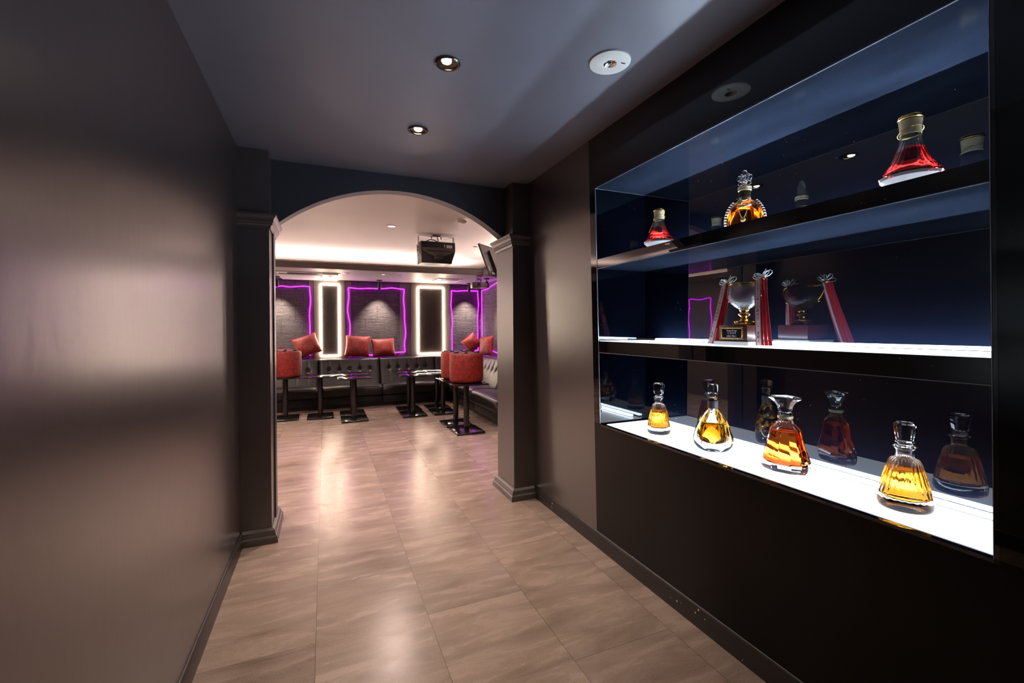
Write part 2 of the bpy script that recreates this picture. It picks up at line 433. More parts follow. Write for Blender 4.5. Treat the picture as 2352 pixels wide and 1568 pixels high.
# dropped soffit with a lip in front of the cove lamps
ZS = 2.175
bm = BM(); box(bm, XRL, XRR, 6.95, YW, ZS, ZS+.02)
box(bm, 2.42, XRR, 3.35, 6.95, ZS, ZS+.02)
struct('trim_4', bm, SOFFIT, smooth=0)
bm = BM(); box(bm, XRL, 2.42, 6.935, 6.955, ZS-.002, 2.262); box(bm, 2.405, 2.425, 3.35, 6.955, ZS-.002, 2.262)
struct('trim_5', bm, LIP, smooth=0)
# flat pier panels carrying the lit frames, between bays of stone
for k, (a, b) in enumerate(((-.170, .335), (1.505, 2.262), (-1.76, -1.22))):
    bm = BM(); box(bm, a, b, YW-.035, YW+.01, .5, ZS, .004, 1); struct('trim_%d' % ((6, 7, 9)[k]), bm, PIER, smooth=0)
bm = BM(); box(bm, 1.30, 1.505, YW-.012, YW+.01, .5, ZS, .002, 1); box(bm, .335, .44, YW-.012, YW+.01, .5, ZS, .002, 1)
box(bm, -.245, -.17, YW-.012, YW+.01, .5, ZS, .002, 1)
struct('trim_8', bm, PIER, smooth=0)
bm = BM(); box(bm, XRL-.01, XRL+.035, 4.6, 5.6, .0, ZR, .004, 1); struct('trim_10', bm, PIER, smooth=0)

# ------------------------------------------------------------------ cove lamps
t = thing('cove_light', 'hidden warm strip lamp glowing above the soffit along the far side of the lounge', 'light', (0, 7.75, ZS+.02))
bm = BM(); box(bm, -2.9, 2.4, -.006, .006, .012, .016); obj('led_strip', bm, E_COVE, t, 0)
bm = BM(); box(bm, -2.9, 2.4, -.012, .012, 0., .011); obj('strip_channel', bm, STEEL, t, 0)
t = thing('cove_light', 'added unseen warm strip lamp above the soffit on the right side of the lounge', 'light', (2.66, 5.2, ZS+.02))  # strip added out of view to brighten the lounge ceiling
bm = BM(); box(bm, -.006, .006, -1.8, 1.7, .012, .016); obj('led_strip', bm, E_COVE, t, 0)
bm = BM(); box(bm, -.012, .012, -1.8, 1.7, 0, .011); obj('strip_channel', bm, STEEL, t, 0)

bm = BM(); box(bm, XRL, -2.88, 3.35, 6.95, ZS, ZS+.02); struct('trim_11', bm, SOFFIT, smooth=0)
bm = BM(); box(bm, -2.885, -2.865, 3.35, 6.94, ZS-.002, 2.262); struct('trim_12', bm, LIP, smooth=0)
t = thing('cove_light', 'added unseen warm strip lamp above the soffit on the left side of the lounge', 'light', (-2.94, 5.2, ZS+.02))  # unseen strip, added for more light on the right jamb
bm = BM(); box(bm, -.006, .006, -1.8, 1.7, .012, .016); obj('led_strip', bm, E_COVE, t, 0)
bm = BM(); box(bm, -.012, .012, -1.8, 1.7, 0, .011); obj('strip_channel', bm, STEEL, t, 0)

# ------------------------------------------------------------------ display niche
cx0 = 1.46
cab = thing('display_cabinet', 'black glass display niche with three lit white shelves in the right wall', 'display cabinet', (cx0, 1.354, NZ0))
def cobj(name, bm, m, par=None, smooth=0):
    bmesh.ops.translate(bm, verts=bm.verts[:], vec=-Vector((cx0, 1.354, NZ0)))
    return obj(name, bm, m, par or cab, smooth)
def cbox(x0, x1, y0, y1, z0, z1, bm=None, lean=True):
    bm = bm or BM(); vs = box(bm, 0, 1, y0, y1, z0, z1)
    for v in vs: v.co.x = (xw(v.co.z)+x0 if lean else x0) if v.co.x < .5 else x1
    return bm
cobj('back_panel', cbox(NXB, NXB+.01, NY0-.01, NY1+.01, NZ0-.01, NZ1+.01, lean=False), BGLASS)
cobj('side_panel', cbox(0, NXB, NY1, NY1+.01, NZ0-.011, NZ1+.011), BGLASS)
cobj('side_panel', cbox(0, NXB, NY0-.01, NY0, NZ0-.011, NZ1+.011), BGLASS)
cobj('top_panel', cbox(0, NXB, NY0, NY1, NZ1, NZ1+.012), BGLASSD)
bot = cobj('bottom_panel', cbox(-.0005, NXB, NY0, NY1, NZ0-.011, NZ0-.001), BGLASS)
cobj('light_panel', cbox(.026, NXB-.012, NY0+.006, NY1-.028, NZ0-.001, NZ0+.0012), E_PANEL, bot)
bm = BM(); box(bm, NXB-.046, NXB-.022, NY0+.02, NY1-.09, NZ0+.004, NZ0+.014, .003); cobj('light_bar', bm, E_BAR, bot, 40)
bm = BM(); box(bm, NXB-.050, NXB-.018, NY0+.004, NY1-.085, NZ0+.0012, NZ0+.004); cobj('bar_channel', bm, STEEL, bot)
for z0, z1, nm in ((1.156, 1.222, 'm'), (1.640, 1.694, 't')):
    sh = cobj('shelf', cbox(0.0006, NXB, NY0, NY1, z0+.003, z1), BGLASS)
    cobj('underside', cbox(.002, NXB, NY0, NY1, z0, z0+.003), BGLASSD, sh)
    cobj('light_panel', cbox(.035 if nm == 't' else .004, NXB-.012, NY0+.004, NY1-.006, z1, z1+.002), E_PANEL, sh)
    bm = BM(); box(bm, NXB-.046, NXB-.022, NY0+.02, NY1-.14, z1+.005, z1+.014, .003); cobj('light_bar', bm, E_BAR, sh, 40)
    bm = BM(); box(bm, NXB-.050, NXB-.018, NY0+.004, NY1-.135, z1+.002, z1+.005); cobj('bar_channel', bm, STEEL, sh)
    bm = cbox(-.0016, xw(z0)+.001, NY0, NY1, z0-.001, z0+.0014); cobj('edge_trim', bm, EDGE, sh)
bm = BM()
cbox(-.0016, xw(2.1)+.001, NY0-.001, NY1+.001, NZ1-.001, NZ1+.0016, bm)
cobj('edge_trim', bm, EDGE)
for y in (NY0-.001, NY1-.0005):
    bm = BM(); vs = box(bm, 0, 1, y, y+.0018, NZ0, NZ1)
    for v in vs: v.co.x = xw(v.co.z) + (-.0016 if v.co.x < .5 else .0012)
    cobj('edge_trim', bm, EDGE)
# lines where the side panel meets top and shelf
bm = BM(); box(bm, xw(2.1), NXB, NY1-.0016, NY1, NZ1-.0016, NZ1); cobj('edge_trim', bm, EDGE)

# ------------------------------------------------------------------ decanters
G_DEC = 'decanters in the display niche'
def flute(n, amp, z0, z1, soft=.012):
    def f(a, z):
        w = max(0, min(1, (z-z0)/soft))*max(0, min(1, (z1-z)/soft))
        return 1 - amp*w*(0.5+0.5*math.cos(n*a))
    return f

def shell(outer, inner):
    """closed outline of a hollow glass: outer from base centre to rim, inner from rim back to the cavity floor"""
    return outer + inner[::-1]

def conical_decanter(name, label, loc, H, R, rz, stop_w):
    t = thing(name, label, 'decanter', loc, rz, G_DEC)
    s = H/.272
    def sc(p): return [(r*R/.078, z*s) for r, z in p]
    outer = [(0, 0), (.069, 0), (.0745, .004), (.0775, .014), (.078, .028), (.075, .042), (.062, .095), (.050, .136), (.046, .148), (.040, .156), (.029, .160), (.0265, .164), (.0262, .186), (.030, .190), (.0335, .193), (.0335, .197), (.028, .200)]
    inner = [(0, .032), (.050, .033), (.066, .040), (.067, .046), (.056, .095), (.044, .136), (.038, .147), (.022, .158), (.0205, .165), (.0205, .195)]
    ff = flute(22, .085, .045*s, .152*s)
    bm = BM(); lathe(bm, sc(shell(outer, inner)), 156, rfun=ff); obj('body', bm, GLASS, t, 40)
    liq = [(0, .0318), (.050, .0328), (.0665, .040), (.0675, .046), (.0565, .095), (.0475, .124), (.0, .124)]
    bm = BM(); lathe(bm, sc(liq), 156, rfun=flute(22, .03, .045*s, .13*s)); obj('spirit', bm, AMBER, t, 40)
    k = stop_w
    st = [(0, .196), (.019, .197), (.0200, .204), (.0225, .206), (.028, .212), (.030*k, .216), (.036*k, .240), (.0405*k, .264), (.0405*k, .268), (.036*k, .272), (0, .272)]
    bm = BM(); lathe(bm, sc(st), 12); obj('stopper', bm, GLASS, t, 20)
    return t
conical_decanter('decanter', 'small ribbed conical decanter of pale amber spirit at the far left of the lowest shelf', (1.625, 1.862, NZ0+.0014), .262, .060, .1, .98)
conical_decanter('decanter', 'large ribbed conical decanter of amber spirit, nearest on the lowest shelf', (1.640, .788, NZ0+.0014), .260, .068, .2, .80)

def flask(bm, outline, depth, pw=2.4, n=40, fl=None):
    """outline: list of (half width, z); cross-section a flattened superellipse of half depth depth(z)"""
    rings = []
    for w, z in outline:
        d = depth(z, w); ring = []
        if w < 1e-6: rings.append([bm.verts.new(Vector((0, 0, z)))]); continue
        for i in range(n):
            a = 2*PI*i/n; ca, sa = math.cos(a), math.sin(a)
            x = d*math.copysign(abs(ca)**(2/pw), ca); y = w*math.copysign(abs(sa)**(2/pw), sa)
            ring.append(bm.verts.new(Vector((x, y, z))))
        rings.append(ring)
    for A, B in zip(rings, rings[1:]):
        for i in range(n):
            j = (i+1) % n
            if len(A) == 1: bm.faces.new((A[0], B[j], B[i]))
            elif len(B) == 1: bm.faces.new((A[i], A[j], B[0]))
            else: bm.faces.new((A[i], A[j], B[j], B[i]))

# teardrop flask
t = thing('decanter', 'clear teardrop flask of golden spirit with a grey neck band on the lowest shelf', 'decanter', (1.625, 1.506, NZ0+.0014), .62, G_DEC)
oo = [(0, 0), (.050, 0), (.066, .006), (.080, .022), (.086, .042), (.084, .062), (.074, .096), (.060, .130), (.044, .156), (.030, .172), (.021, .184), (.0195, .196), (.0195, .238), (.017, .240)]
ii = [(0, .034), (.034, .035), (.052, .042), (.061, .056), (.062, .070), (.055, .098), (.044, .126), (.031, .150), (.019, .166), (.0125, .182), (.012, .236)]
def dp(z, w): return min(w, .019 + .024*max(0, min(1, (.19-z)/.12)))
def di(z, w): return min(w, .012 + .017*max(0, min(1, (.18-z)/.10)))
bm = BM(); flask(bm, oo, dp, 2.6, 48); flask(bm, ii + [(0, .236)], di, 2.3, 48)
obj('body', bm, GLASS, t, 40)
li = [(0, .0338), (.034, .0348), (.0525, .042), (.0615, .056), (.0625, .070), (.0555, .098), (.0475, .118), (0, .1182)]
bm = BM(); flask(bm, li, lambda z, w: di(z, w)+.0005, 2.3, 48); obj('spirit', bm, GAMBER, t, 40)
bm = BM(); lathe(bm, [(.0196, .190), (.0215, .190), (.0215, .224), (.0196, .224)], 40); obj('neck_band', bm, GPLAS, t, 40)
bm = BM(); lathe(bm, [(0, .240), (.016, .240), (.019, .243), (.020, .250), (.018, .254), (.024, .260), (.0245, .290), (.0225, .298), (0, .300)], 40); obj('stopper', bm, GLASS, t, 25)

# faceted decanter with a fan stopper
t = thing('decanter', 'faceted decanter of dark red amber spirit with a flaring fan stopper', 'decanter', (1.645, 1.176, NZ0+.0014), .35, G_DEC)
out = [(0, 0), (.084, .0), (.094, .010), (.098, .032), (.094, .054), (.076, .100), (.064, .150), (.060, .168), (.050, .180), (.034, .194), (.027, .206), (.0265, .224), (.0285, .226), (.0285, .236), (.024, .238)]
inn = [(0, .026), (.060, .028), (.080, .036), (.083, .050), (.066, .100), (.055, .150), (.050, .164), (.040, .176), (.024, .192), (.018, .206), (.018, .236)]
dsc = .62
bm = BM(); lathe(bm, shell(out, inn), 8, sx=dsc, phase=PI/8); obj('body', bm, GLASS, t, 12)
bm = BM(); lathe(bm, [(0, .0258), (.060, .0278), (.0806, .036), (.0836, .050), (.0665, .100), (.0555, .150), (.0520, .160), (0, .160)], 8, sx=dsc, phase=PI/8); obj('spirit', bm, RAMBER, t, 12)
bm = BM(); lathe(bm, [(.027, .212), (.0295, .212), (.0295, .222), (.027, .222)], 32, sx=.95); obj('neck_band', bm, CREAMG, t, 40)
def fan(u, v): pass
bm = BM(); flask(bm, [(0, .236), (.0175, .236), (.020, .240), (.0265, .244), (.028, .252), (.034, .266), (.046, .280), (.0605, .290), (.0660, .293), (.058, .2985), (.030, .302), (0, .303)], lambda z, w: min(w, .019+.018*max(0, (z-.25)/.05)), 2.0, 10)
obj('stopper', bm, GLASS, t, 12)
t.scale = (.92, .90, .955)

# bell carafes on the top shelf
ZT = 1.694+.0022
def bell(label, loc, s, rz, k=1.):
    t = thing('carafe', label, 'decanter', loc, rz, G_DEC)
    o = [(0, .010), (.030, .006), (.036, 0), (.042, .002), (.050, .010), (.096, .050), (.1005, .056), (.098, .062), (.084, .078), (.064, .104), (.048, .134), (.037, .164), (.030, .192), (.0275, .214)]
    i = [(0, .056), (.086, .058), (.091, .062), (.080, .076), (.060, .104), (.044, .134), (.033, .164), (.026, .192), (.0235, .214)]
    sc = lambda p: [(r*s*(k if z < .19 else 1-(1-k)*.4), z*s) for r, z in p]
    ff = flute(22, .05, .066*s, .196*s, .02*s)
    bm = BM(); lathe(bm, sc(shell(o, i)), 132, rfun=ff); obj('body', bm, GLASS, t, 40)
    bm = BM(); lathe(bm, sc([(0, .0557), (.086, .0577), (.0914, .062), (.0804, .076), (.0604, .104), (.0444, .134), (.0370, .151), (0, .151)]), 132, rfun=flute(22, .02, .066*s, .17*s, .02*s)); obj('spirit', bm, REDL, t, 40)
    bm = BM(); lathe(bm, sc([(0, .0002), (.0355, -.0002), (.0425, .0012), (.0505, .0090), (.0955, .0485), (.0955, .0475), (.0508, .0082), (.0428, .0004), (.0357, -.0007), (0, -.0004)]), 48); obj('reflection_base', bm, SHELFREF, t, 40)  # pale cone added to imitate the shelf's reflection under the glass
    bm = BM(); lathe(bm, sc([(.0278, .196), (.0305, .196), (.0315, .200), (.0300, .204), (.0315, .226), (.0335, .244), (.0, .246)]), 40); co = obj('collar', bm, CREAMG, t, 40)
    bm = BM(); lathe(bm, sc([(0, .2465), (.033, .2455), (.0375, .248), (.038, .254), (.035, .258), (0, .259)]), 40); obj('cap', bm, GOLD, t, 40)
    bm = BM(); tube(bm, [(math.cos(a)*-.0335*s, math.sin(a)*.0335*s, (.206-.012*math.cos(a-2.2)*1)*s) for a in [k*2*PI/36 for k in range(36)]], .0009*s, 6, True)
    tube(bm, [Vector((-.032, .012, .200))*s, Vector((-.034, .018, .19))*s, Vector((-.041, .020, .168))*s, Vector((-.058, .024, .136))*s, Vector((-.075, .026, .108))*s], .0008*s, 6)
    obj('cord', bm, GOLD, t, 40)
    return t
bell('small flared carafe of ruby spirit with gold cap, left on the top shelf', (1.600, 1.824, ZT), .82, .3, .95)
bell('large flared bell carafe of ruby spirit with a gold cap, nearest on the top shelf', (1.622, .764, ZT), .89, .3, .85)

# round crystal bottle
t = thing('decanter', 'round orange amber crystal bottle with beaded sides and an ornate stopper on the top shelf', 'decanter', (1.622, 1.334, ZT), .60, G_DEC)
R0, zc0 = .082, .080
oo = [(0, 0), (.060, 0)] + [(R0*math.cos(a), .055+.105*math.sin(a)) for a in [math.radians(d) for d in range(-29, 70, 6)]] + [(.026, .160), (.024, .168), (.0235, .196), (.020, .198)]
oo = [(w, max(z, .002)) if k > 1 else (w, z) for k, (w, z) in enumerate(oo)]
ii = [(0, .0165)] + [(.067*math.cos(a), .054+.090*math.sin(a)) for a in [math.radians(d) for d in range(-24, 76, 6)]] + [(.015, .160), (.015, .19), (0, .19)]
def dq(z, w): return min(max(w*.62, min(w, .024)), .044)
bm = BM(); flask(bm, oo, dq, 2., 48); flask(bm, ii, lambda z, w: min(max(w*.6, min(w, .014)), .033), 2., 48); obj('body', bm, GLASS, t, 40)
li = [(0, .0162)] + [(.0675*math.cos(a), .054+.0905*math.sin(a)) for a in [math.radians(d) for d in range(-24, 48, 6)]] + [(0, .054+.0905*math.sin(math.radians(42)))]
bm = BM(); flask(bm, li, lambda z, w: min(max(w*.6, min(w, .014)), .0335), 2., 48); obj('spirit', bm, OAMBER, t, 40)
bm = BM()
for s in (-1, 1):
    bm = BM()
    for k in range(12):
        a = math.radians(-24 + k*7.0)
        sphere(bm, (0, s*(R0+.005)*math.cos(a), .055+.110*math.sin(a)), .0072, 2)
    obj('beading', bm, GLASS, t, 60)
bm = BM(); lathe(bm, [(.0242, .165), (.0262, .165), (.0262, .200), (.0242, .200)], 36); obj('neck_collar', bm, BROWNB, t, 40)
bm = BM()
lathe(bm, [(.0262, .197), (.030, .199), (.031, .204), (.029, .208), (.031, .212), (.030, .217), (.020, .219)], 36)
obj('neck_ring', bm, CREAMG, t, 40)
bm = BM()
lathe(bm, [(0, .218), (.014, .218), (.016, .224), (.012, .230), (.016, .240), (.012, .250), (0, .252)], 20)
for s in (-1, 1):
    sphere(bm, (0, s*.019, .236), .012, 2, (.8, 1, .9)); sphere(bm, (0, s*.024, .262), .012, 2, (.8, .9, 1.2)); sphere(bm, (0, s*.014, .270), .010, 2, (.9, 1, 1.4))
for s in (-1, 1): sphere(bm, (s*.014, 0, .238), .010, 2); sphere(bm, (s*.012, 0, .262), .010, 2, (1, 1, 1.3))
sphere(bm, (0, 0, .276), .017, 2, (.8, .9, 1.5)); sphere(bm, (0, .008, .258), .013, 2); sphere(bm, (0, -.008, .258), .013, 2)
obj('stopper', bm, GLASS, t, 30)
bm = BM()
for k in range(26):      # beaded chain draped over the front face
    u = k/25; y = -.028+.056*u + .004; z = .158 - .098*math.sin(PI*u)**.8
    d = -(min(max(math.sqrt(max(0, R0**2-(z-zc0)**2))*.62, .024), .044)*math.sqrt(max(.05, 1-(y/.08)**2))) - .003
    sphere(bm, (d, y, z), .0028, 1)
sphere(bm, (-.047, .004, .052), .012, 2, (.35, 1, 1)); sphere(bm, (-.046, .016, .135), .012, 2, (.3, 1, 1))
obj('chain', bm, GOLDC, t, 50)
t.scale = (.86, .86, .86)

# ------------------------------------------------------------------ trophy
ZM = 1.222+.002
tx, ty = 1.618, 1.334
tr = thing('trophy', 'gold and glass cup trophy with red and white ribbons on the middle shelf', 'trophy', (tx, ty, ZM))
bm = BM(); box(bm, -.083, .083, -.083, .083, 0, .017, .001, 1); obj('plinth', bm, PLINTH, tr, 0)
bm = BM(); box(bm, -.068, .068, -.068, .068, .017, .083, .0015, 2); wd = obj('wooden_base', bm, WOOD, tr, 30)
bm = BM(); box(bm, -.0698, -.068, -.0440, .0515, .0305, .0695); pl = obj('name_plate', bm, PLATE, tr, 0)
bm = BM()
for a, b, c, d in ((-.0475, .055, .0270, .0315), (-.0475, .055, .0685, .0730), (-.0475, -.0435, .0270, .0730), (.051, .055, .0270, .0730)):
    box(bm, -.0712, -.068, a, b, c, d, .0008, 1)
for k in range(14):
    y = -.046+.099*k/13
    for z in (.0262, .0738): sphere(bm, (-.0695, y, z), .0026 if k % 3 else .0036, 1, (.5, 1, 1))
for k in range(7):
    z = .0270+.046*k/6
    for y in (-.0485, .056): sphere(bm, (-.0695, y, z), .0026, 1, (.5, 1, 1))
obj('plate_frame', bm, GOLDC, pl, 50)
# lettering, reading along -Y seen from the corridor
RM = Matrix(((0, 0, -1, 0), (-1, 0, 0, 0), (0, 1, 0, 0), (0, 0, 0, 1)))
for s, z, sz in (('SanppaGroup', .0610, .0090), ('C U B E', .0505, .0125), ('sales No.1', .0385, .0115)):
    text_mesh('lettering', s, sz, LABEL, pl, Matrix.Translation((-.0701, .0037, z)) @ RM)
bm = BM(); lathe(bm, [(0, .083), (.041, .083), (.043, .087), (.041, .091), (.036, .093), (.038, .099), (.026, .106), (.017, .110), (0, .110)], 36, rfun=lambda a, z: 1+.06*math.cos(10*a) if z < .102 else 1.); obj('gold_foot', bm, GOLD, tr, 35)
bm = BM(); lathe(bm, [(0, .1095), (.016, .1105), (.0135, .114), (.014, .119), (.0215, .124), (.024, .129), (.0215, .134), (.0145, .138), (.017, .142), (.020, .1455), (.016, .148), (0, .149)], 32); obj('gold_stem', bm, GOLD, tr, 40)
RB = .067
bo = [(0, .147), (.018, .1475), (.030, .156), (.036, .160), (.050, .172), (.062, .188), (RB, .206), (RB, .222), (.064, .240), (.061, .252)]
bi = [(0, .158), (.026, .163), (.046, .175), (.058, .190), (.0635, .206), (.0635, .222), (.0605, .240), (.058, .252)]
bm = BM(); lathe(bm, shell(bo, bi), 48); obj('glass_bowl', bm, TGLASS, tr, 40)
bm = BM(); lathe(bm, [(.0572, .250), (.0622, .250), (.0630, .254), (.0618, .257), (.0578, .257)], 48, closed=True); obj('gold_rim', bm, GOLD, tr, 40)
for s in (-1, 1):
    bm = BM()
    tube(bm, [(0, s*y, z) for y, z in ((.061, .252), (.074, .257), (.086, .252), (.091, .240), (.088, .222), (.080, .206), (.071, .196), (.066, .190), (.070, .183), (.076, .186))], .0032, 8)
    obj('handle', bm, GOLD, tr, 50)
def ribbon(y0, xd, flare, ztop, txt, spread):
    """bundle of ribbons hanging from a handle; strips lie side by side along the corridor direction"""
    n = 7
    parts = []
    def path(v):
        z = ztop*(1-v) + .004*v
        x = -.016 - xd*v
        return x, z
    for k in range(n):
        u = (k+.5)/n - .5
        bm = BM()
        def fn(a, b, u=u, k=k):
            x, z = path(b)
            w = .0068 + .0030*b
            y = y0 + u*(.044+spread*b) + flare*b**1.2 + (a-.5)*w
            fold = .0025*math.cos(2*PI*a)*(1 if k % 2 else -1)
            return (x+fold-.0015*(k % 2), y, z)
        g = grid(bm, fn, 4, 20)
        r = bmesh.ops.extrude_face_region(bm, geom=bm.faces[:])
        for v in r['geom']:
            if isinstance(v, bmesh.types.BMVert): v.co.x += .0007
        parts.append(obj('ribbon', bm, RIBW if k == n-2 else RIBR, tr, 60))
    # broad white lettered ribbon in front
    bm = BM()
    def fw(a, b):
        x, z = path(b); y = y0 + (.012+.010*b)*1. + flare*b**1.2 + (a-.5)*.021
        return (x-.007, y, z)
    grid(bm, fw, 3, 20)
    r = bmesh.ops.extrude_face_region(bm, geom=bm.faces[:])
    for v in r['geom']:
        if isinstance(v, bmesh.types.BMVert): v.co.x += .0007
    wr = obj('ribbon', bm, RIBW, tr, 60); wr['label'] = 'white lettered ribbon'
    bm = BM()
    for e in (-1, 1):
        def fe(a, b, e=e):
            x, z = path(b); y = y0 + (.012+.010*b) + flare*b**1.2 + e*.0115 + (a-.5)*.0035
            return (x-.0072, y, z)
        grid(bm, fe, 1, 20)
    r = bmesh.ops.extrude_face_region(bm, geom=bm.faces[:])
    for v in r['geom']:
        if isinstance(v, bmesh.types.BMVert): v.co.x += .0007
    obj('ribbon_border', bm, RIBR, wr, 60)
    m = len(txt)
    for i, ch in enumerate(txt):
        if ch == ' ': continue
        b = .10 + .84*i/(m-1)
        x, z = path(b); y = y0 + (.012+.010*b) + flare*b**1.2
        x2, z2 = path(b+.03); ang = math.atan2(x-x2, z-z2)
        text_mesh('character', ch, .0135, INK, wr, Matrix.Translation((x-.0078, y, z)) @ Matrix.Rotation(-ang*0, 4, 'Y') @ RM, .0001)
    # bow of silver cord
    bm = BM()
    for k in range(7):
        a = k*2.4+.3; q = .032+.010*((k*37) % 5)/5
        d = Vector((math.cos(a)*.5, math.sin(a), .35+.35*math.sin(a*1.7))).normalized()
        b0 = Vector((-.010, y0, ztop+.004)); side = d.cross(Vector((1, 0, .3))).normalized()
        tube(bm, [b0, b0+d*q*.5+side*q*.22, b0+d*q*.9+side*q*.18, b0+d*q, b0+d*q*.9-side*q*.18, b0+d*q*.5-side*q*.22, b0], .0016, 6)
    tube(bm, [(-.01, y0, ztop+.004), (-.012, y0-.006, ztop+.02), (-.014, y0-.016, ztop+.034)], .0016, 6)
    obj('bow', bm, SILV, tr, 60)
    bm = BM(); sphere(bm, (-.012, y0, ztop), .012, 2, (.7, 1.3, .7)); obj('knot', bm, GOLDC, tr, 50)
ribbon(-.094, .050, -.052, .270, '2022年2月度NO.1 支配人', .016)
ribbon(.070, .045, .026, .262, '2022年2月度NO.1 支配人', -.004)

bm = BM()      # loose ribbon tail lying along the shelf
grid(bm, lambda a, b: (-.075+.02*math.sin(3*b)+(a-.5)*.014, .085+.20*b, .0035+.004*math.sin(PI*b)**2), 3, 20)
rr_ = bmesh.ops.extrude_face_region(bm, geom=bm.faces[:])
for v in rr_['geom']:
    if isinstance(v, bmesh.types.BMVert): v.co.z += .0006
obj('ribbon', bm, RIBR, tr, 60)

# ------------------------------------------------------------------ ceiling fittings of the corridor
def downlight(label, x, y, r, bx, by):
    t = thing('downlight', label, 'light', (x, y, ZC), 0, 'black corridor downlights')
    bm = BM(); lathe(bm, [(r*.78, -.001), (r*.80, -.008), (r*.90, -.010), (r, -.006), (r, 0), (r*.9, .004), (r*.78, .002)], 40, closed=True); obj('trim_ring', bm, DCHROME, t, 40)
    bm = BM(); lathe(bm, [(0, -.0012), (r*.5, -.0015), (r*.79, -.003)], 40); obj('reflector', bm, DCHROME, t, 40)
    bm = BM(); lathe(bm, [(0, -.011), (r*.22, -.010), (r*.36, -.006), (r*.40, -.002), (0, -.0016)], 24, c=(bx, by, 0)); obj('bulb', bm, E_BULB, t, 50)
    la = bpy.data.lights.new('downlight_lamp', 'SPOT'); la.energy = DL_E; la.color = (1, .80, .62); la.spot_size = math.radians(95); la.spot_blend = 1.; la.shadow_soft_size = .07
    lo = bpy.data.objects.new('downlight_lamp', la); COL.objects.link(lo); lo.parent = t; lo.location = (0, 0, -.03)
    return t
DL_E = 58
downlight('lit black ringed downlight nearer the camera on the dark ceiling', .478, 1.80, .052, -.008, -.012)
downlight('lit black ringed downlight nearer the arch on the dark ceiling', .483, 2.464, .054, 0, -.006)
t = thing('emergency_light', 'round white emergency lamp plate on the dark ceiling', 'light', (1.097, 1.540, ZC), .0)
bm = BM(); lathe(bm, [(.026, -.009), (.030, -.0105), (.070, -.0095), (.0835, -.006), (.0845, 0), (.026, 0)], 56, closed=True); obj('cover_plate', bm, M('white_enamel', (.86, .87, .85), .35, var=.03, emis=None), t, 40)
bm = BM(); lathe(bm, [(0, -.001), (.012, -.002), (.022, -.005), (.027, -.0095), (.028, -.0095), (.028, -.001)], 32); obj('reflector', bm, CHROME, t, 40)
bm = BM(); sphere(bm, (0, 0, -.006), .009, 2, (1, 1, .7)); obj('lamp_lens', bm, GLASS, t, 60)
bm = BM(); box(bm, .036, .056, -.030, -.024, -.0112, -.010, .001, 1); obj('test_switch', bm, BPLAS, t, 0)

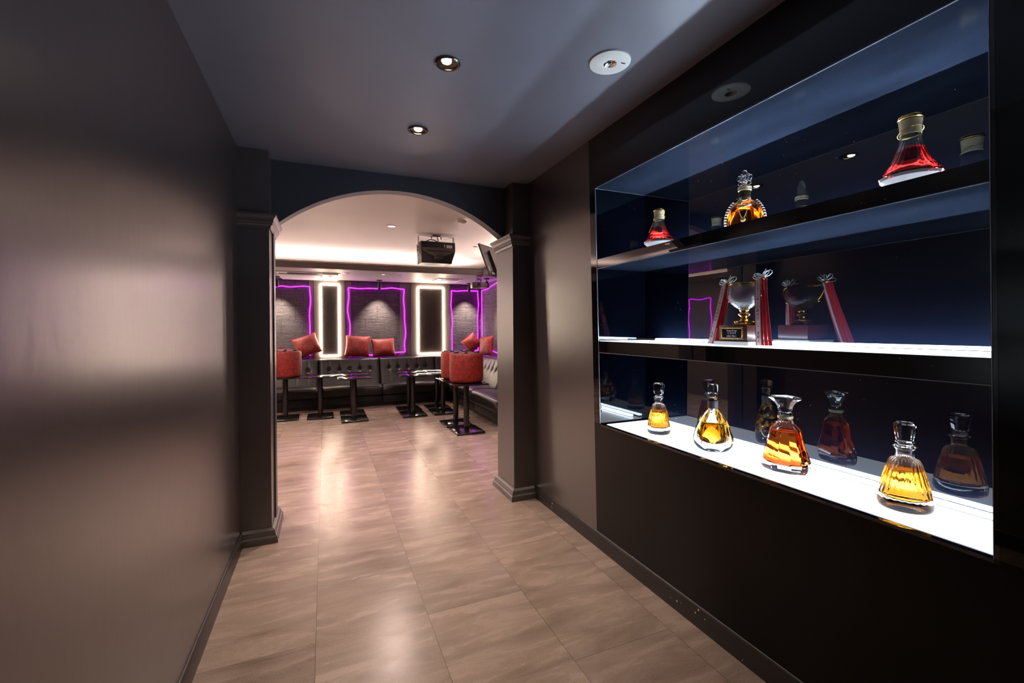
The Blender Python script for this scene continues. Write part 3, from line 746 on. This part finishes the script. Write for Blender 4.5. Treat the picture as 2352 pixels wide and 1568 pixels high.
# ------------------------------------------------------------------ lounge: sofas
def sofa(label, W, loc, rz, pleats, zb, d_crease=.33, d_top=.53, d_back=.75, seat_w=None, shift=0., bx=None, foot=.07):
    t = thing('sofa_section', label, 'sofa', loc, rz, 'black leather bench sofa sections')
    sw = seat_w if seat_w else W
    # plinth
    bm = BM(); box(bm, -sw/2+shift, sw/2+shift, foot, d_back-.015, .0, .055); box(bm, -sw/2+.004+shift, sw/2-.004+shift, foot-.018, d_back-.015, .055, .185, .006, 2); obj('base', bm, LEATH, t, 30)
    # seat cushion: swept rounded profile
    prof = [(.10, .186), (.018, .190), (.002, .205), (-.004, .235), (-.002, .275), (.008, .318), (.030, .345), (.08, .362), (.18, .371), (.28, .366), (d_crease, .350), (d_crease+.04, .32), (d_crease+.04, .186)]
    bm = BM(); nu = 28
    def fn(u, v):
        k = v*(len(prof)-1); i = min(int(k), len(prof)-2); f = k-i
        y = prof[i][0]*(1-f)+prof[i+1][0]*f; z = prof[i][1]*(1-f)+prof[i+1][1]*f
        e = min(u, 1-u)*sw
        q = max(0, 1-e/.06)**2
        y += .018*q*(1 if y < .1 else 0); z -= .022*q*(1 if z > .3 else 0)
        z += .010*math.sin(PI*u)*(1 if z > .3 else 0)
        return (-sw/2+.002+(sw-.004)*u+shift, y, z)
    g = grid(bm, fn, nu, 36)
    bm.faces.new([g[0][j] for j in range(37)]); bm.faces.new([g[nu][j] for j in range(37)][::-1])
    obj('seat_cushion', bm, LEATH, t, 60)
    # backrest
    pf = [(d_crease+.01, .30), (d_crease+.01, .345), (d_top-.02, .755), (d_top-.006, .775), (d_top+.012, .785), (d_back-.012, .787), (d_back-.012, .30)]
    segs = [1, 22, 2, 2, 3, 1]
    line = []
    for i, n in enumerate(segs):
        for k in range(n):
            f = k/n; line.append((pf[i][0]*(1-f)+pf[i+1][0]*f, pf[i][1]*(1-f)+pf[i+1][1]*f, 1 if i in (1,) else (.4 if i == 2 else 0)))
    line.append((*pf[-1], 0))
    xs = bx if bx is not None else [(-W/2+W*(k+.75)/(pleats+.5)) for k in range(pleats)]
    bm = BM(); nu = max(40, int(W*80))
    def fb(i, j):
        x = -W/2+.002+(W-.004)*i/nu; y, z, k = line[j]
        d = 0.
        e = min(x+W/2, W/2-x); d -= .03*max(0, 1-e/.05)**2
        for b in xs:
            r2 = ((x-b)**2+(z-zb)**2)
            d -= .030*math.exp(-r2/.0011)
            if z > zb: d -= .010*math.exp(-((x-b)/.008)**2)
            else: d -= .008*math.exp(-((x-b-.5*abs(xs[0]-xs[-1])/max(1, len(xs)-1)*0)/.010)**2)*math.exp(-(zb-z)/.18)
            d += .010*math.exp(-(((x-b)**2)/.02+((z-zb-.10)**2)/.012))*0
        return Vector((x, y - d*k*.9, z + d*k*.35))
    gg = [[bm.verts.new(fb(i, j)) for j in range(len(line))] for i in range(nu+1)]
    for i in range(nu):
        for j in range(len(line)-1): bm.faces.new((gg[i][j], gg[i+1][j], gg[i+1][j+1], gg[i][j+1]))
    bm.faces.new([gg[0][j] for j in range(len(line))]); bm.faces.new([gg[nu][j] for j in range(len(line))][::-1])
    br = obj('backrest', bm, LEATH, t, 60)
    f = (zb-.345)/(.755-.345); yb = (d_crease+.01)*(1-f)+(d_top-.02)*f
    for b in xs:
        bm = BM(); sphere(bm, (b, yb+.020, zb-.008), .0115, 2, (1, .6, 1)); obj('button', bm, LEATHB, br, 60)
    return t
YF = 7.75
zb = .61
sofa('black leather bench section behind the left tables, mostly hidden by the left pilaster', .99, (-1.60, YF, 0), 0, 5, zb)
sofa('black leather bench section behind the upturned stool on the left table', .99, (-.60, YF, 0), 0, 5, zb, bx=[-.32, -.16, .0, .16, .335])
sofa('black leather bench section under the pair of red cushions, facing the corridor', .99, (.40, YF, 0), 0, 5, zb, bx=[-.335, -.168, 0, .168, .337])
sofa('black leather bench section behind the right-hand cluster of black tables', .99, (1.395, YF, 0), 0, 5, zb, bx=[-.33, -.168, .002, .175, .34])
sofa('short black leather bench section in the far right corner', .73, (2.255, YF, 0), 0, 3, zb, seat_w=.13, shift=-.30)
sofa('black leather bench section along the right wall, reaching the far corner', 1.56, (2.03, 7.30, 0), -PI/2, 8, .62, .42, .64, .87, foot=.09)
sofa('black leather bench section along the right wall, nearest the right pilaster', 1.18, (2.03, 5.92, 0), -PI/2, 6, .62, .42, .64, .87, foot=.09)

# ------------------------------------------------------------------ lounge: tables
def make_table():
    t = thing('pedestal_table', '', 'table', (0, 0, 0), 0, 'square black pedestal tables in the lounge')
    bm = BM(); box(bm, -.225, .225, -.228, .228, .601, .620, .006, 2); obj('table_top', bm, TTOP, t, 40)
    bm = BM(); box(bm, -.13, .13, -.13, .13, .590, .601, .003, 1); obj('mounting_plate', bm, TBASE, t, 30)
    bm = BM(); lathe(bm, [(0, .025), (.036, .025), (.036, .590), (0, .590)], 28); obj('post', bm, TBASE, t, 40)
    bm = BM(); box(bm, -.18, .18, -.212, .212, .0, .028, .010, 3); obj('base_plate', bm, TBASE, t, 40)
    return t
spots = [(-.535, 7.235, 'black pedestal table carrying an upturned red stool beside the left pilaster'),
         (-.068, 7.185, 'empty black pedestal table second from the left, beside the left stool table'),
         (.383, 6.755, 'front empty black pedestal table of the left-centre pair'),
         (.383, 7.228, 'rear empty black pedestal table of the left-centre pair, close to the sofa'),
         (1.222, 6.765, 'front left black pedestal table of the four pushed together at right'),
         (1.240, 7.240, 'rear left black pedestal table of the four pushed together at right'),
         (1.680, 6.765, 'front right black pedestal table of the four, hidden behind stools'),
         (1.700, 7.240, 'rear right black pedestal table of the four, by the corner sofa'),
         (1.645, 5.405, 'nearest black pedestal table with an upturned red stool on it'),
         (1.635, 5.872, 'black pedestal table just behind the nearest one, also carrying a red stool')]
t0 = make_table()
for k, (x, y, lab) in enumerate(spots):
    o = t0 if k == 0 else dup(t0, (x, y, 0), 0, lab)
    o.location = (x, y, 0); o['label'] = lab

# upturned stools
def make_stool():
    t = thing('velvet_stool', '', 'stool', (0, 0, 0), 0, 'upturned red velvet stools on the tables')
    R = .214
    bm = BM(); lathe(bm, [(0, 0), (R-.05, .001), (R-.022, .006), (R-.006, .022), (R-.001, .05), (R+.001, .19), (R-.002, .345), (R-.008, .362), (R-.022, .371), (R-.03, .370), (0, .370)], 64); obj('upholstery', bm, VELVET, t, 50)
    bm = BM(); lathe(bm, [(0, .370), (R-.030, .370), (R-.030, .374), (0, .374)], 48); obj('underside_board', bm, BFELT, t, 30)
    for k in range(6):
        a = k*PI/3+.2
        bm = BM(); box(bm, -.030, .030, -.020, .020, .374, .386, .003, 1, Matrix.Translation((math.cos(a)*.15, math.sin(a)*.15, 0)) @ Matrix.Rotation(a, 4, 'Z')); obj('foot', bm, BFOOT, t, 30)
    return t
s0 = make_stool()
st = [(1.655, 5.425, 'round crushed red velvet stool upturned on the nearest black table'),
      (1.660, 5.895, 'round crushed red velvet stool upturned on the second table, behind the nearest stool'),
      (-.530, 7.190, 'round crushed red velvet stool upturned on the left table by the left pilaster')]
for k, (x, y, lab) in enumerate(st):
    o = s0 if k == 0 else dup(s0, (x, y, .6205), k*.7, lab)
    o.location = (x, y, .6205); o['label'] = lab

# ------------------------------------------------------------------ cushions
G_CU = 'red velvet cushions on the sofa back'
def cushion(label, w, h, T, loc, rot, seed):
    rnd = random.Random(seed)
    bm = BM(); n = 26
    ph = [rnd.random()*6 for _ in range(4)]
    def f(u, v, s):
        a, b = 2*u-1, 2*v-1
        pin = 1 - .07*(1-abs(a)**2)*(abs(b)**3) ; pin2 = 1 - .07*(1-abs(b)**2)*(abs(a)**3)
        th = T/2*((max(0, 1-abs(a)**2.6))*(max(0, 1-abs(b)**2.6)))**.55
        th *= 1+.06*math.sin(5*a+ph[0])*math.sin(4*b+ph[1])
        return Vector((a*w/2*pin2, s*th, b*h/2*pin))
    A = [[bm.verts.new(f(i/n, j/n, -1)) for j in range(n+1)] for i in range(n+1)]
    B = [[A[i][j] if i in (0, n) or j in (0, n) else bm.verts.new(f(i/n, j/n, 1)) for j in range(n+1)] for i in range(n+1)]
    for i in range(n):
        for j in range(n):
            bm.faces.new((A[i][j], A[i+1][j], A[i+1][j+1], A[i][j+1])); bm.faces.new((B[i][j], B[i][j+1], B[i+1][j+1], B[i+1][j]))
    t = obj('cushion', bm, VELVET, None, 80)
    t.location = loc; t.rotation_euler = rot
    return tag(t, label, 'cushion', G_CU)
R_ = math.radians
cushion('red velvet cushion leaning on one corner left of the left lit frame', .40, .37, .15, (-.285, 8.37, 1.024), (R_(-16), R_(-20), 0), 1)
cushion('flat lying red velvet cushion on the sofa back behind the left stool', .42, .33, .10, (-.66, 8.325, .900), (R_(-72), 0, 0), 5)
cushion('left one of the two red velvet cushions under the middle purple frame', .42, .39, .15, (.535, 8.36, 1.000), (R_(-14), R_(4), R_(-3)), 2)
cushion('right one of the two red velvet cushions under the middle purple frame', .42, .345, .15, (.985, 8.37, 0.967), (R_(-18), R_(-2), R_(4)), 3)
cushion('red velvet cushion tipped on its corner in the far right corner', .33, .32, .14, (2.655, 8.33, 1.015), (R_(-16), R_(-38), 0), 4)
cushion('red velvet cushion leaning on the right-hand wall of the lounge', .37, .37, .14, (2.755, 7.76, 0.977), (R_(-8), R_(-4), R_(-70)), 6)

# ------------------------------------------------------------------ lit frames on the piers
def lit_frame(label, x0, x1, z0, z1, m, y=YW-.035, side=False):
    t = thing('lit_panel', label, 'wall light', (XRL+.035, (x0+x1)/2, z0) if side else ((x0+x1)/2, y, z0), PI/2 if side else 0, 'warm lit frames on the far wall')
    w = (x1-x0)/2; h = z1-z0; q = .012
    bm = BM(); box(bm, -w+q, w-q, -.006, -.0005, q, h-q); obj('panel', bm, m, t, 0)
    bm = BM()
    for a, b, c, d in ((-w-q, w+q, -q, q), (-w-q, w+q, h-q, h+q), (-w-q, -w+q, q, h-q), (w-q, w+q, q, h-q)): box(bm, a, b, -.020, -.0005, c, d)
    obj('led_tube', bm, E_FRAME, t, 0)
lit_frame('narrow warm lit frame with a crinkled mirror film panel on the far wall', -.055, .232, .842, 2.085, MIRP)
lit_frame('wider warm lit frame with a plain dark panel at right of the far wall', 1.640, 2.120, .832, 2.085, MIRP2)

lit_frame('added warm lit frame on the far wall, unseen behind the left pilaster', -1.66, -1.32, .842, 2.085, MIRP2)  # extra frame added for its glow on the right pilaster
# ------------------------------------------------------------------ purple neon ropes
def neon(label, pts, seed, off, wob=.012):
    rnd = random.Random(seed); path = []
    for (p, q) in zip(pts, pts[1:]):
        p, q = Vector(p), Vector(q); d = q-p; n = max(8, int(d.length/.05)); ph = [rnd.random()*6.28 for _ in range(3)]
        perp = Vector((0, 0, 1)) if abs(d.z) < d.length*.5 else Vector((1 if off == 'y' else 0, 0 if off == 'y' else 1, 0))
        for k in range(n):
            f = k/n; env = min(1, f*5, (1-f)*5)
            w = wob*env*(math.sin(7*f*d.length+ph[0])+.7*math.sin(13*f*d.length+ph[1]))
            path.append(p+d*f+perp*w)
    path.append(Vector(pts[-1]))
    c = path[0].copy()
    t = thing('neon_rope', label, 'neon light', c, 0, 'purple neon ropes round the stone bays')
    bm = BM(); tube(bm, [v-c for v in path], .0085, 8); obj('glowing_tube', bm, E_NEON, t, 60)
    bm = BM()
    for k in range(6, len(path)-3, 12):
        v = path[k]-c
        if off == 'y': box(bm, v.x-.007, v.x+.007, v.y+.006, v.y+.0299, v.z-.007, v.z+.007)
        elif c.x < -2: box(bm, v.x-.0299, v.x-.006, v.y-.007, v.y+.007, v.z-.007, v.z+.007)
        else: box(bm, v.x+.006, v.x+.0299, v.y-.007, v.y+.007, v.z-.007, v.z+.007)
    obj('clip', bm, BPLAS, t, 0)
yn = YW-.030
neon('purple neon rope round the stone bay at the left edge of the lounge view', [(-1.05, yn, 1.98), (-.66, yn, 2.045), (-.237, yn, 2.045), (-.233, yn, .86), (-1.05, yn, .84)], 3, 'y', .009)
neon('purple neon rope round the middle stone bay above the two cushions', [(.395, yn, 2.045), (1.378, yn, 2.045), (1.388, yn, .868), (.41, yn, .83), (.395, yn, 2.045)], 11, 'y')
neon('purple neon rope round the stone bay left of the corner of the lounge', [(2.290, yn, 2.045), (2.832, yn, 2.050), (2.832, yn, .86), (2.296, yn, .85), (2.290, yn, 2.045)], 5, 'y', .008)
xn = XRR-.030
neon('purple neon rope on the right-hand stone wall of the lounge', [(xn, 8.34, .86), (xn, 8.34, 2.050), (xn, 7.95, 2.060), (xn, 7.30, 2.15), (xn, 6.2, 2.15)], 8, 'x', .006)
neon('purple neon rope on the left-hand lounge wall, seen only as a reflection in the niche', [(XRL+.03, 6.13, .9), (XRL+.03, 6.13, 1.84), (XRL+.03, 6.66, 1.84), (XRL+.03, 6.66, .9), (XRL+.03, 6.13, .9)], 21, 'x', .012)
neon('low purple neon rope on the right-hand wall just above the sofa back', [(xn, 8.30, .83), (xn, 7.9, .88), (xn, 7.3, .84), (xn, 6.2, .86)], 9, 'x', .012)

# ------------------------------------------------------------------ soffit fittings
def spot_fixture(label, x, y, ax, energy):
    t = thing('spotlight', label, 'spotlight', (x, y, ZS), 0, 'black spotlights over the stone bays')
    bm = BM(); box(bm, -.045, .045, -.03, .03, -.016, 0, .003, 1); obj('mounting_box', bm, BPLAS, t, 30)
    bm = BM(); lathe(bm, [(0, -.016), (.008, -.016), (.008, -.05), (0, -.05)], 12); obj('stem', bm, BPLAS, t, 40)
    rm = Matrix.Translation((0, 0, -.05)) @ (Matrix.Rotation(R_(12), 4, 'X') if ax == 'y' else Matrix.Rotation(R_(-12), 4, 'Y'))
    bm = BM(); lathe(bm, [(0, 0), (.026, -.002), (.030, -.012), (.031, -.115), (.027, -.116), (.026, -.100), (0, -.099)], 28, mtx=rm); obj('housing', bm, BPLAS, t, 40)
    bm = BM(); lathe(bm, [(0, -.104), (.0255, -.104), (.0255, -.1005), (0, -.1005)], 24, mtx=rm); obj('lamp_face', bm, E_DIM, t, 30)
    la = bpy.data.lights.new('spot_lamp', 'SPOT'); la.energy = energy; la.color = (1, .84, .74); la.spot_size = R_(78); la.spot_blend = 1.; la.shadow_soft_size = .015
    lo = bpy.data.objects.new('spot_lamp', la); COL.objects.link(lo); lo.parent = t
    lo.location = rm @ Vector((0, 0, -.125)); d = Vector((0, .34, -1)) if ax == 'y' else Vector((.34, 0, -1))
    lo.rotation_euler = d.to_track_quat('-Z', 'Y').to_euler()
SP = 110
LL = 110
spot_fixture('black spotlight hanging over the middle stone bay', .905, 8.22, 'y', SP)
spot_fixture('black spotlight hanging over the stone bay beside the corner', 2.575, 8.22, 'y', SP)
spot_fixture('black spotlight over the left stone bay, behind the left pilaster', -.72, 8.22, 'y', SP)
spot_fixture('black spotlight over the right-hand stone wall behind the right pilaster', 2.62, 7.35, 'x', SP)

t = thing('air_conditioner', 'long white ceiling air conditioner set in the soffit at left', 'air conditioner', (-.215, 7.92, ZS), 0)
bm = BM(); box(bm, -.45, .45, -.50, .50, -.012, 0, .003, 1); obj('frame', bm, WPLAS, t, 30)
bm = BM(); box(bm, -.43, .19, -.34, .42, -.030, -.012, .006, 2); obj('grille', bm, GRILL, t, 30)
bm = BM(); box(bm, -.30, .20, -.44, -.36, -.022, -.012, .003, 1); obj('air_slot', bm, BPLAS, t, 30)
bm = BM(); box(bm, .20, .42, -.46, .46, -.028, -.012, .006, 2); ec = obj('end_cover', bm, WPLAS, t, 30)
bm = BM(); box(bm, .29, .31, -.26, .10, -.0295, -.028); box(bm, .35, .37, -.26, .10, -.0295, -.028); obj('slot', bm, BPLAS, ec, 0)
t = thing('ceiling_vent', 'square white vent with a dark opening in the soffit right of centre', 'vent', (2.035, 7.80, ZS), 0)
bm = BM()
for a, b, c, d in ((-.22, .22, -.24, -.20), (-.22, .22, .18, .24), (-.22, -.15, -.20, .18), (.17, .22, -.20, .18)): box(bm, a, b, c, d, -.012, 0, .002, 1)
obj('frame', bm, WPLAS, t, 30)
bm = BM(); box(bm, -.15, .17, -.20, -.12, -.010, -.001); obj('dark_slot', bm, BPLAS, t, 0)
bm = BM(); box(bm, -.15, .17, -.12, .18, -.018, -.002, .003, 1); obj('flap', bm, GRILL, t, 30)

def small_down(label, x, y, z, r, lit):
    t = thing('downlight', label, 'light', (x, y, z), 0, 'small recessed downlights in the lounge')
    bm = BM(); lathe(bm, [(r*.7, -.002), (r*.72, -.006), (r, -.004), (r, 0), (r*.7, 0)], 32, closed=True); obj('trim_ring', bm, WPLAS, t, 40)
    bm = BM(); lathe(bm, [(0, -.0012), (r*.71, -.0022), (r*.71, 0), (0, 0)], 28); obj('lens', bm, E_DIM if lit else DCHROME, t, 40)
def lounge_lamp(t, e):
    la = bpy.data.lights.new('downlight_lamp', 'SPOT'); la.energy = e; la.color = (1, .76, .67); la.spot_size = R_(150); la.spot_blend = .8; la.shadow_soft_size = .05
    lo = bpy.data.objects.new('downlight_lamp', la); COL.objects.link(lo); lo.parent = t; lo.location = (0, 0, -.02)
small_down('small unlit downlight right of the air conditioner', .330, 7.36, ZS, .045, False)
small_down('small lit downlight in the soffit left of the middle spotlight', .870, 7.34, ZS, .036, True)
small_down('small dark downlight in the soffit right of the middle spotlight', 1.125, 7.34, ZS, .042, False)
small_down('small downlight in the soffit beside the square vent', 1.905, 7.32, ZS, .040, False)
small_down('lit round downlight in the middle of the pale lounge ceiling', .726, 5.32, ZR, .058, True)
small_down('round downlight on the pale ceiling beside the hanging television', 2.04, 6.20, ZR, .06, False)
for x, y in ((-.95, 4.15), (-1.1, 6.2), (-2.2, 4.4), (-2.2, 5.6), (.30, 3.75), (1.9, 3.8)):  # extra lamps added out of view to light the pilaster and left wall
    small_down('lit round downlight on the lounge ceiling, out of sight behind the arch wall', x, y, ZR, .058, True)
for o in [o for o in COL.objects if o.name.startswith('downlight') and o.type == 'EMPTY' and o.location.z > 2.45]:
    if 'lit round' in o['label']: lounge_lamp(o, LL)
t = thing('smoke_detector', 'round white smoke detector on the lounge ceiling near the arch', 'detector', (1.40, 4.72, ZR), 0)
bm = BM(); lathe(bm, [(0, -.045), (.030, -.044), (.045, -.034), (.050, -.022), (.060, -.018), (.062, 0), (0, 0)], 40); obj('housing', bm, WPLAS, t, 40)
bm = BM(); lathe(bm, [(.046, -.034), (.0515, -.026), (.0515, -.024), (.046, -.026)], 40, closed=True); obj('sensor_ring', bm, GRILL, t, 40)

# hanging black cabinet on a yoke
t = thing('ceiling_speaker', 'black box speaker hung from the lounge ceiling on a U bracket', 'speaker', (1.335, 5.55, ZR), 0)
hw = .218
bm = BM(); pf = [(0, -.105), (0, -.215), (.045, -.365), (.30, -.36), (.30, -.10), (.02, -.095)]
prism(bm, pf, lambda y, z: (-hw if z > -.3 else -hw+.012, y, z), lambda y, z: (hw if z > -.3 else hw-.035, y, z)); obj('cabinet', bm, BPLAS, t, 20)
bm = BM(); pf = [(-hw+.012, -.176), (hw-.01, -.176), (hw-.008, -.222), (.065, -.278), (-.055, -.278), (-hw+.014, -.215)]
def bk(x, z):
    y = -.002 if z > -.215 else -.002+.045*(-.215-z)/.15
    return y
prism(bm, pf, lambda x, z: (x, bk(x, z)-.004, z), lambda x, z: (x, bk(x, z)+.002, z)); obj('back_plate', bm, GPLAS, t, 20)
bm = BM(); box(bm, -.050, .060, -.012, .03, -.325, -.268, .004, 1); obj('connector_cover', bm, BPLAS, t, 20)
bm = BM(); box(bm, .105, .180, -.003, .001, -.172, -.135); box(bm, .075, .086, -.003, .001, -.165, -.130); obj('label_sticker', bm, LABEL, t, 0)
bm = BM(); box(bm, -hw-.012, hw+.010, .10, .13, -.0065-.012, -.012, .001, 1); box(bm, -hw-.016, -hw-.010, .085, .145, -.25, -.012, .001, 1); box(bm, hw+.004, hw+.010, .085, .145, -.25, -.012, .001, 1)
obj('yoke', bm, STEEL, t, 20)
bm = BM(); box(bm, -.05, .05, .09, .14, -.012, 0, .001, 1)
lathe(bm, [(0, -.05), (.007, -.045), (.008, -.018), (0, -.016)], 12, c=(-.062, .112, 0)); lathe(bm, [(0, -.05), (.007, -.045), (.008, -.018), (0, -.016)], 12, c=(.062, .112, 0)); obj('mounting_bolts', bm, STEEL, t, 30)
bm = BM(); tube(bm, [(.012, .11, -.012), (.014, .09, -.05), (.014, .06, -.09), (.0, .012, -.105), (-.05, -.012, -.085), (-.11, -.016, -.083), (-.15, -.012, -.10), (-.16, -.010, -.13), (-.15, .002, -.145)], .006, 8); obj('cable', bm, CABLE, t, 60)
for z in (-.16, -.20):
    bm = BM(); lathe(bm, [(0, 0), (.011, 0), (.011, .012), (0, .012)], 16, mtx=Matrix.Translation((-hw-.016, .115, z)) @ Matrix.Rotation(R_(-90), 4, 'Y')); obj('knob', bm, BFOOT, t, 30)

# small ceiling projector
t = thing('projector', 'small grey and beige projector hung from the soffit at right', 'projector', (2.385, 7.06, ZS), 0)
rm = Matrix.Rotation(R_(-8), 4, 'Z')
bm = BM(); box(bm, -.125, .02, -.06, .14, -.200, -.105, .012, 3, rm); obj('body', bm, GPLAS, t, 30)
bm = BM(); box(bm, .02, .125, -.05, .13, -.195, -.108, .010, 3, rm); obj('side_housing', bm, BEIGE, t, 30)
bm = BM(); lathe(bm, [(.030, 0), (.036, .004), (.036, .016), (.030, .018)], 28, closed=True, mtx=rm @ Matrix.Translation((.128, .03, -.150)) @ Matrix.Rotation(R_(90), 4, 'Y')); obj('side_ring', bm, BEIGE, t, 40)
bm = BM(); lathe(bm, [(0, 0), (.022, 0), (.022, .014), (.018, .014), (.016, .006), (0, .006)], 24, mtx=rm @ Matrix.Translation((-.020, -.060, -.142)) @ Matrix.Rotation(R_(90), 4, 'X')); obj('lens', bm, BFOOT, t, 40)
bm = BM(); box(bm, -.028, .006, -.063, -.060, -.192, -.180, 0, 1, rm); box(bm, .006, .016, -.063, -.060, -.158, -.146, 0, 1, rm); obj('yellow_mark', bm, YEL, t, 0)
bm = BM()
box(bm, -.05, .05, -.02, .06, -.010, 0, .002, 1)
for x, y in ((-.035, -.01), (.035, -.01), (-.035, .05), (.035, .05)):
    tube(bm, [(x, y, -.008), (x*.7, y, -.035), (x*1.2, y, -.07), (x*.9, y, -.108)], .006, 8)
sphere(bm, (-.01, .0, -.055), .022, 2); sphere(bm, (.03, -.004, -.06), .018, 2)
obj('mount', bm, STEEL, t, 40)
bm = BM(); tube(bm, [(-.08, -.05, -.20), (-.065, -.055, -.225), (-.045, -.055, -.25)], .0035, 6); obj('cable', bm, WPLAS, t, 60)

# television on a tilted ceiling mount, seen from behind
Lt = Vector((1.722, 5.10, 2.330))
wd_ = Vector((.776, .631, 0)); nr = Vector((-.631, .776, 0))      # along the set; towards the screen side
dn = Vector((.631*.40, -.776*.40, -1)).normalized(); hT = .425
nr = (nr - dn*nr.dot(dn)).normalized()
tv = thing('television', 'flat black television hung from the ceiling, seen from behind beside the right pilaster', 'television', (2.02, 5.34, ZR), 0)
org = Vector((2.02, 5.34, ZR))
W_ = .80
def tvp(u, v, d): return Lt + wd_*u*W_ + dn*v*hT + nr*d - org
def tvbox(bm, u0, u1, v0, v1, d0, d1):
    c = [bm.verts.new(tvp(u, v, d)) for d in (d0, d1) for u, v in ((u0, v0), (u1, v0), (u1, v1), (u0, v1))]
    for f in ((3, 2, 1, 0), (4, 5, 6, 7), (0, 1, 5, 4), (1, 2, 6, 5), (2, 3, 7, 6), (3, 0, 4, 7)): bm.faces.new([c[i] for i in f])
bm = BM(); tvbox(bm, 0, 1, 0, 1, 0, .018); obj('housing', bm, TVB, tv, 0)
bm = BM(); tvbox(bm, .008, .992, .015, .97, .018, .0195); obj('screen', bm, TTOP, tv, 0)
bm = BM(); tvbox(bm, .19, .85, .20, .97, -.030, 0); obj('rear_bulge', bm, TVB, tv, 0)
bm = BM(); tvbox(bm, .035, .060, .70, .86, -.001, 0); obj('sticker', bm, LABEL, tv, 0)
bm = BM(); tvbox(bm, .085, .165, .885, .955, -.001, 0); obj('sticker', bm, LABEL, tv, 0)
bm = BM(); q = tvp(.62, .35, -.03); tube(bm, [q, q + Vector((.10, -.06, .03)), Vector((q.x+.12, q.y-.08, 0))], .016, 12); obj('ceiling_arm', bm, BPLAS, tv, 50)

# ------------------------------------------------------------------ camera, world, view
f_, yaw, pitch, roll, cy = 1019.98, .39899, -.00599, -.00636, 759.776
s_, c_ = math.sin(yaw), math.cos(yaw)
Fv = Vector((s_*math.cos(pitch), c_*math.cos(pitch), math.sin(pitch)))
Rv = Vector((c_, -s_, 0)); Uv = Rv.cross(Fv)
R2 = Rv*math.cos(roll)+Uv*math.sin(roll); U2 = -Rv*math.sin(roll)+Uv*math.cos(roll)
cd = bpy.data.cameras.new('camera'); cd.sensor_width = 36; cd.lens = f_/2352*36; cd.clip_start = .05; cd.clip_end = 60
cd.shift_y = -(784-cy)/2352
cam = bpy.data.objects.new('camera', cd); COL.objects.link(cam)
mw = Matrix.Identity(4)
for i in range(3): mw[i][0], mw[i][1], mw[i][2] = R2[i], U2[i], -Fv[i]
mw.translation = Vector((0, 0, 1.3)); cam.matrix_world = mw
S.camera = cam
w = bpy.data.worlds.new('world'); S.world = w; w.use_nodes = True
w.node_tree.nodes['Background'].inputs[0].default_value = (.02, .022, .03, 1); w.node_tree.nodes['Background'].inputs[1].default_value = .3
S.view_settings.view_transform = 'Standard'; S.view_settings.look = 'None'; S.view_settings.gamma = 1; S.view_settings.exposure = 0.
S.view_settings.use_curve_mapping = False
cy_ = S.cycles
cy_.max_bounces = 18; cy_.transmission_bounces = 16; cy_.glossy_bounces = 6; cy_.diffuse_bounces = 5; cy_.transparent_max_bounces = 8
cy_.caustics_reflective = False; cy_.caustics_refractive = False; cy_.blur_glossy = .6
cy_.sample_clamp_indirect = 6
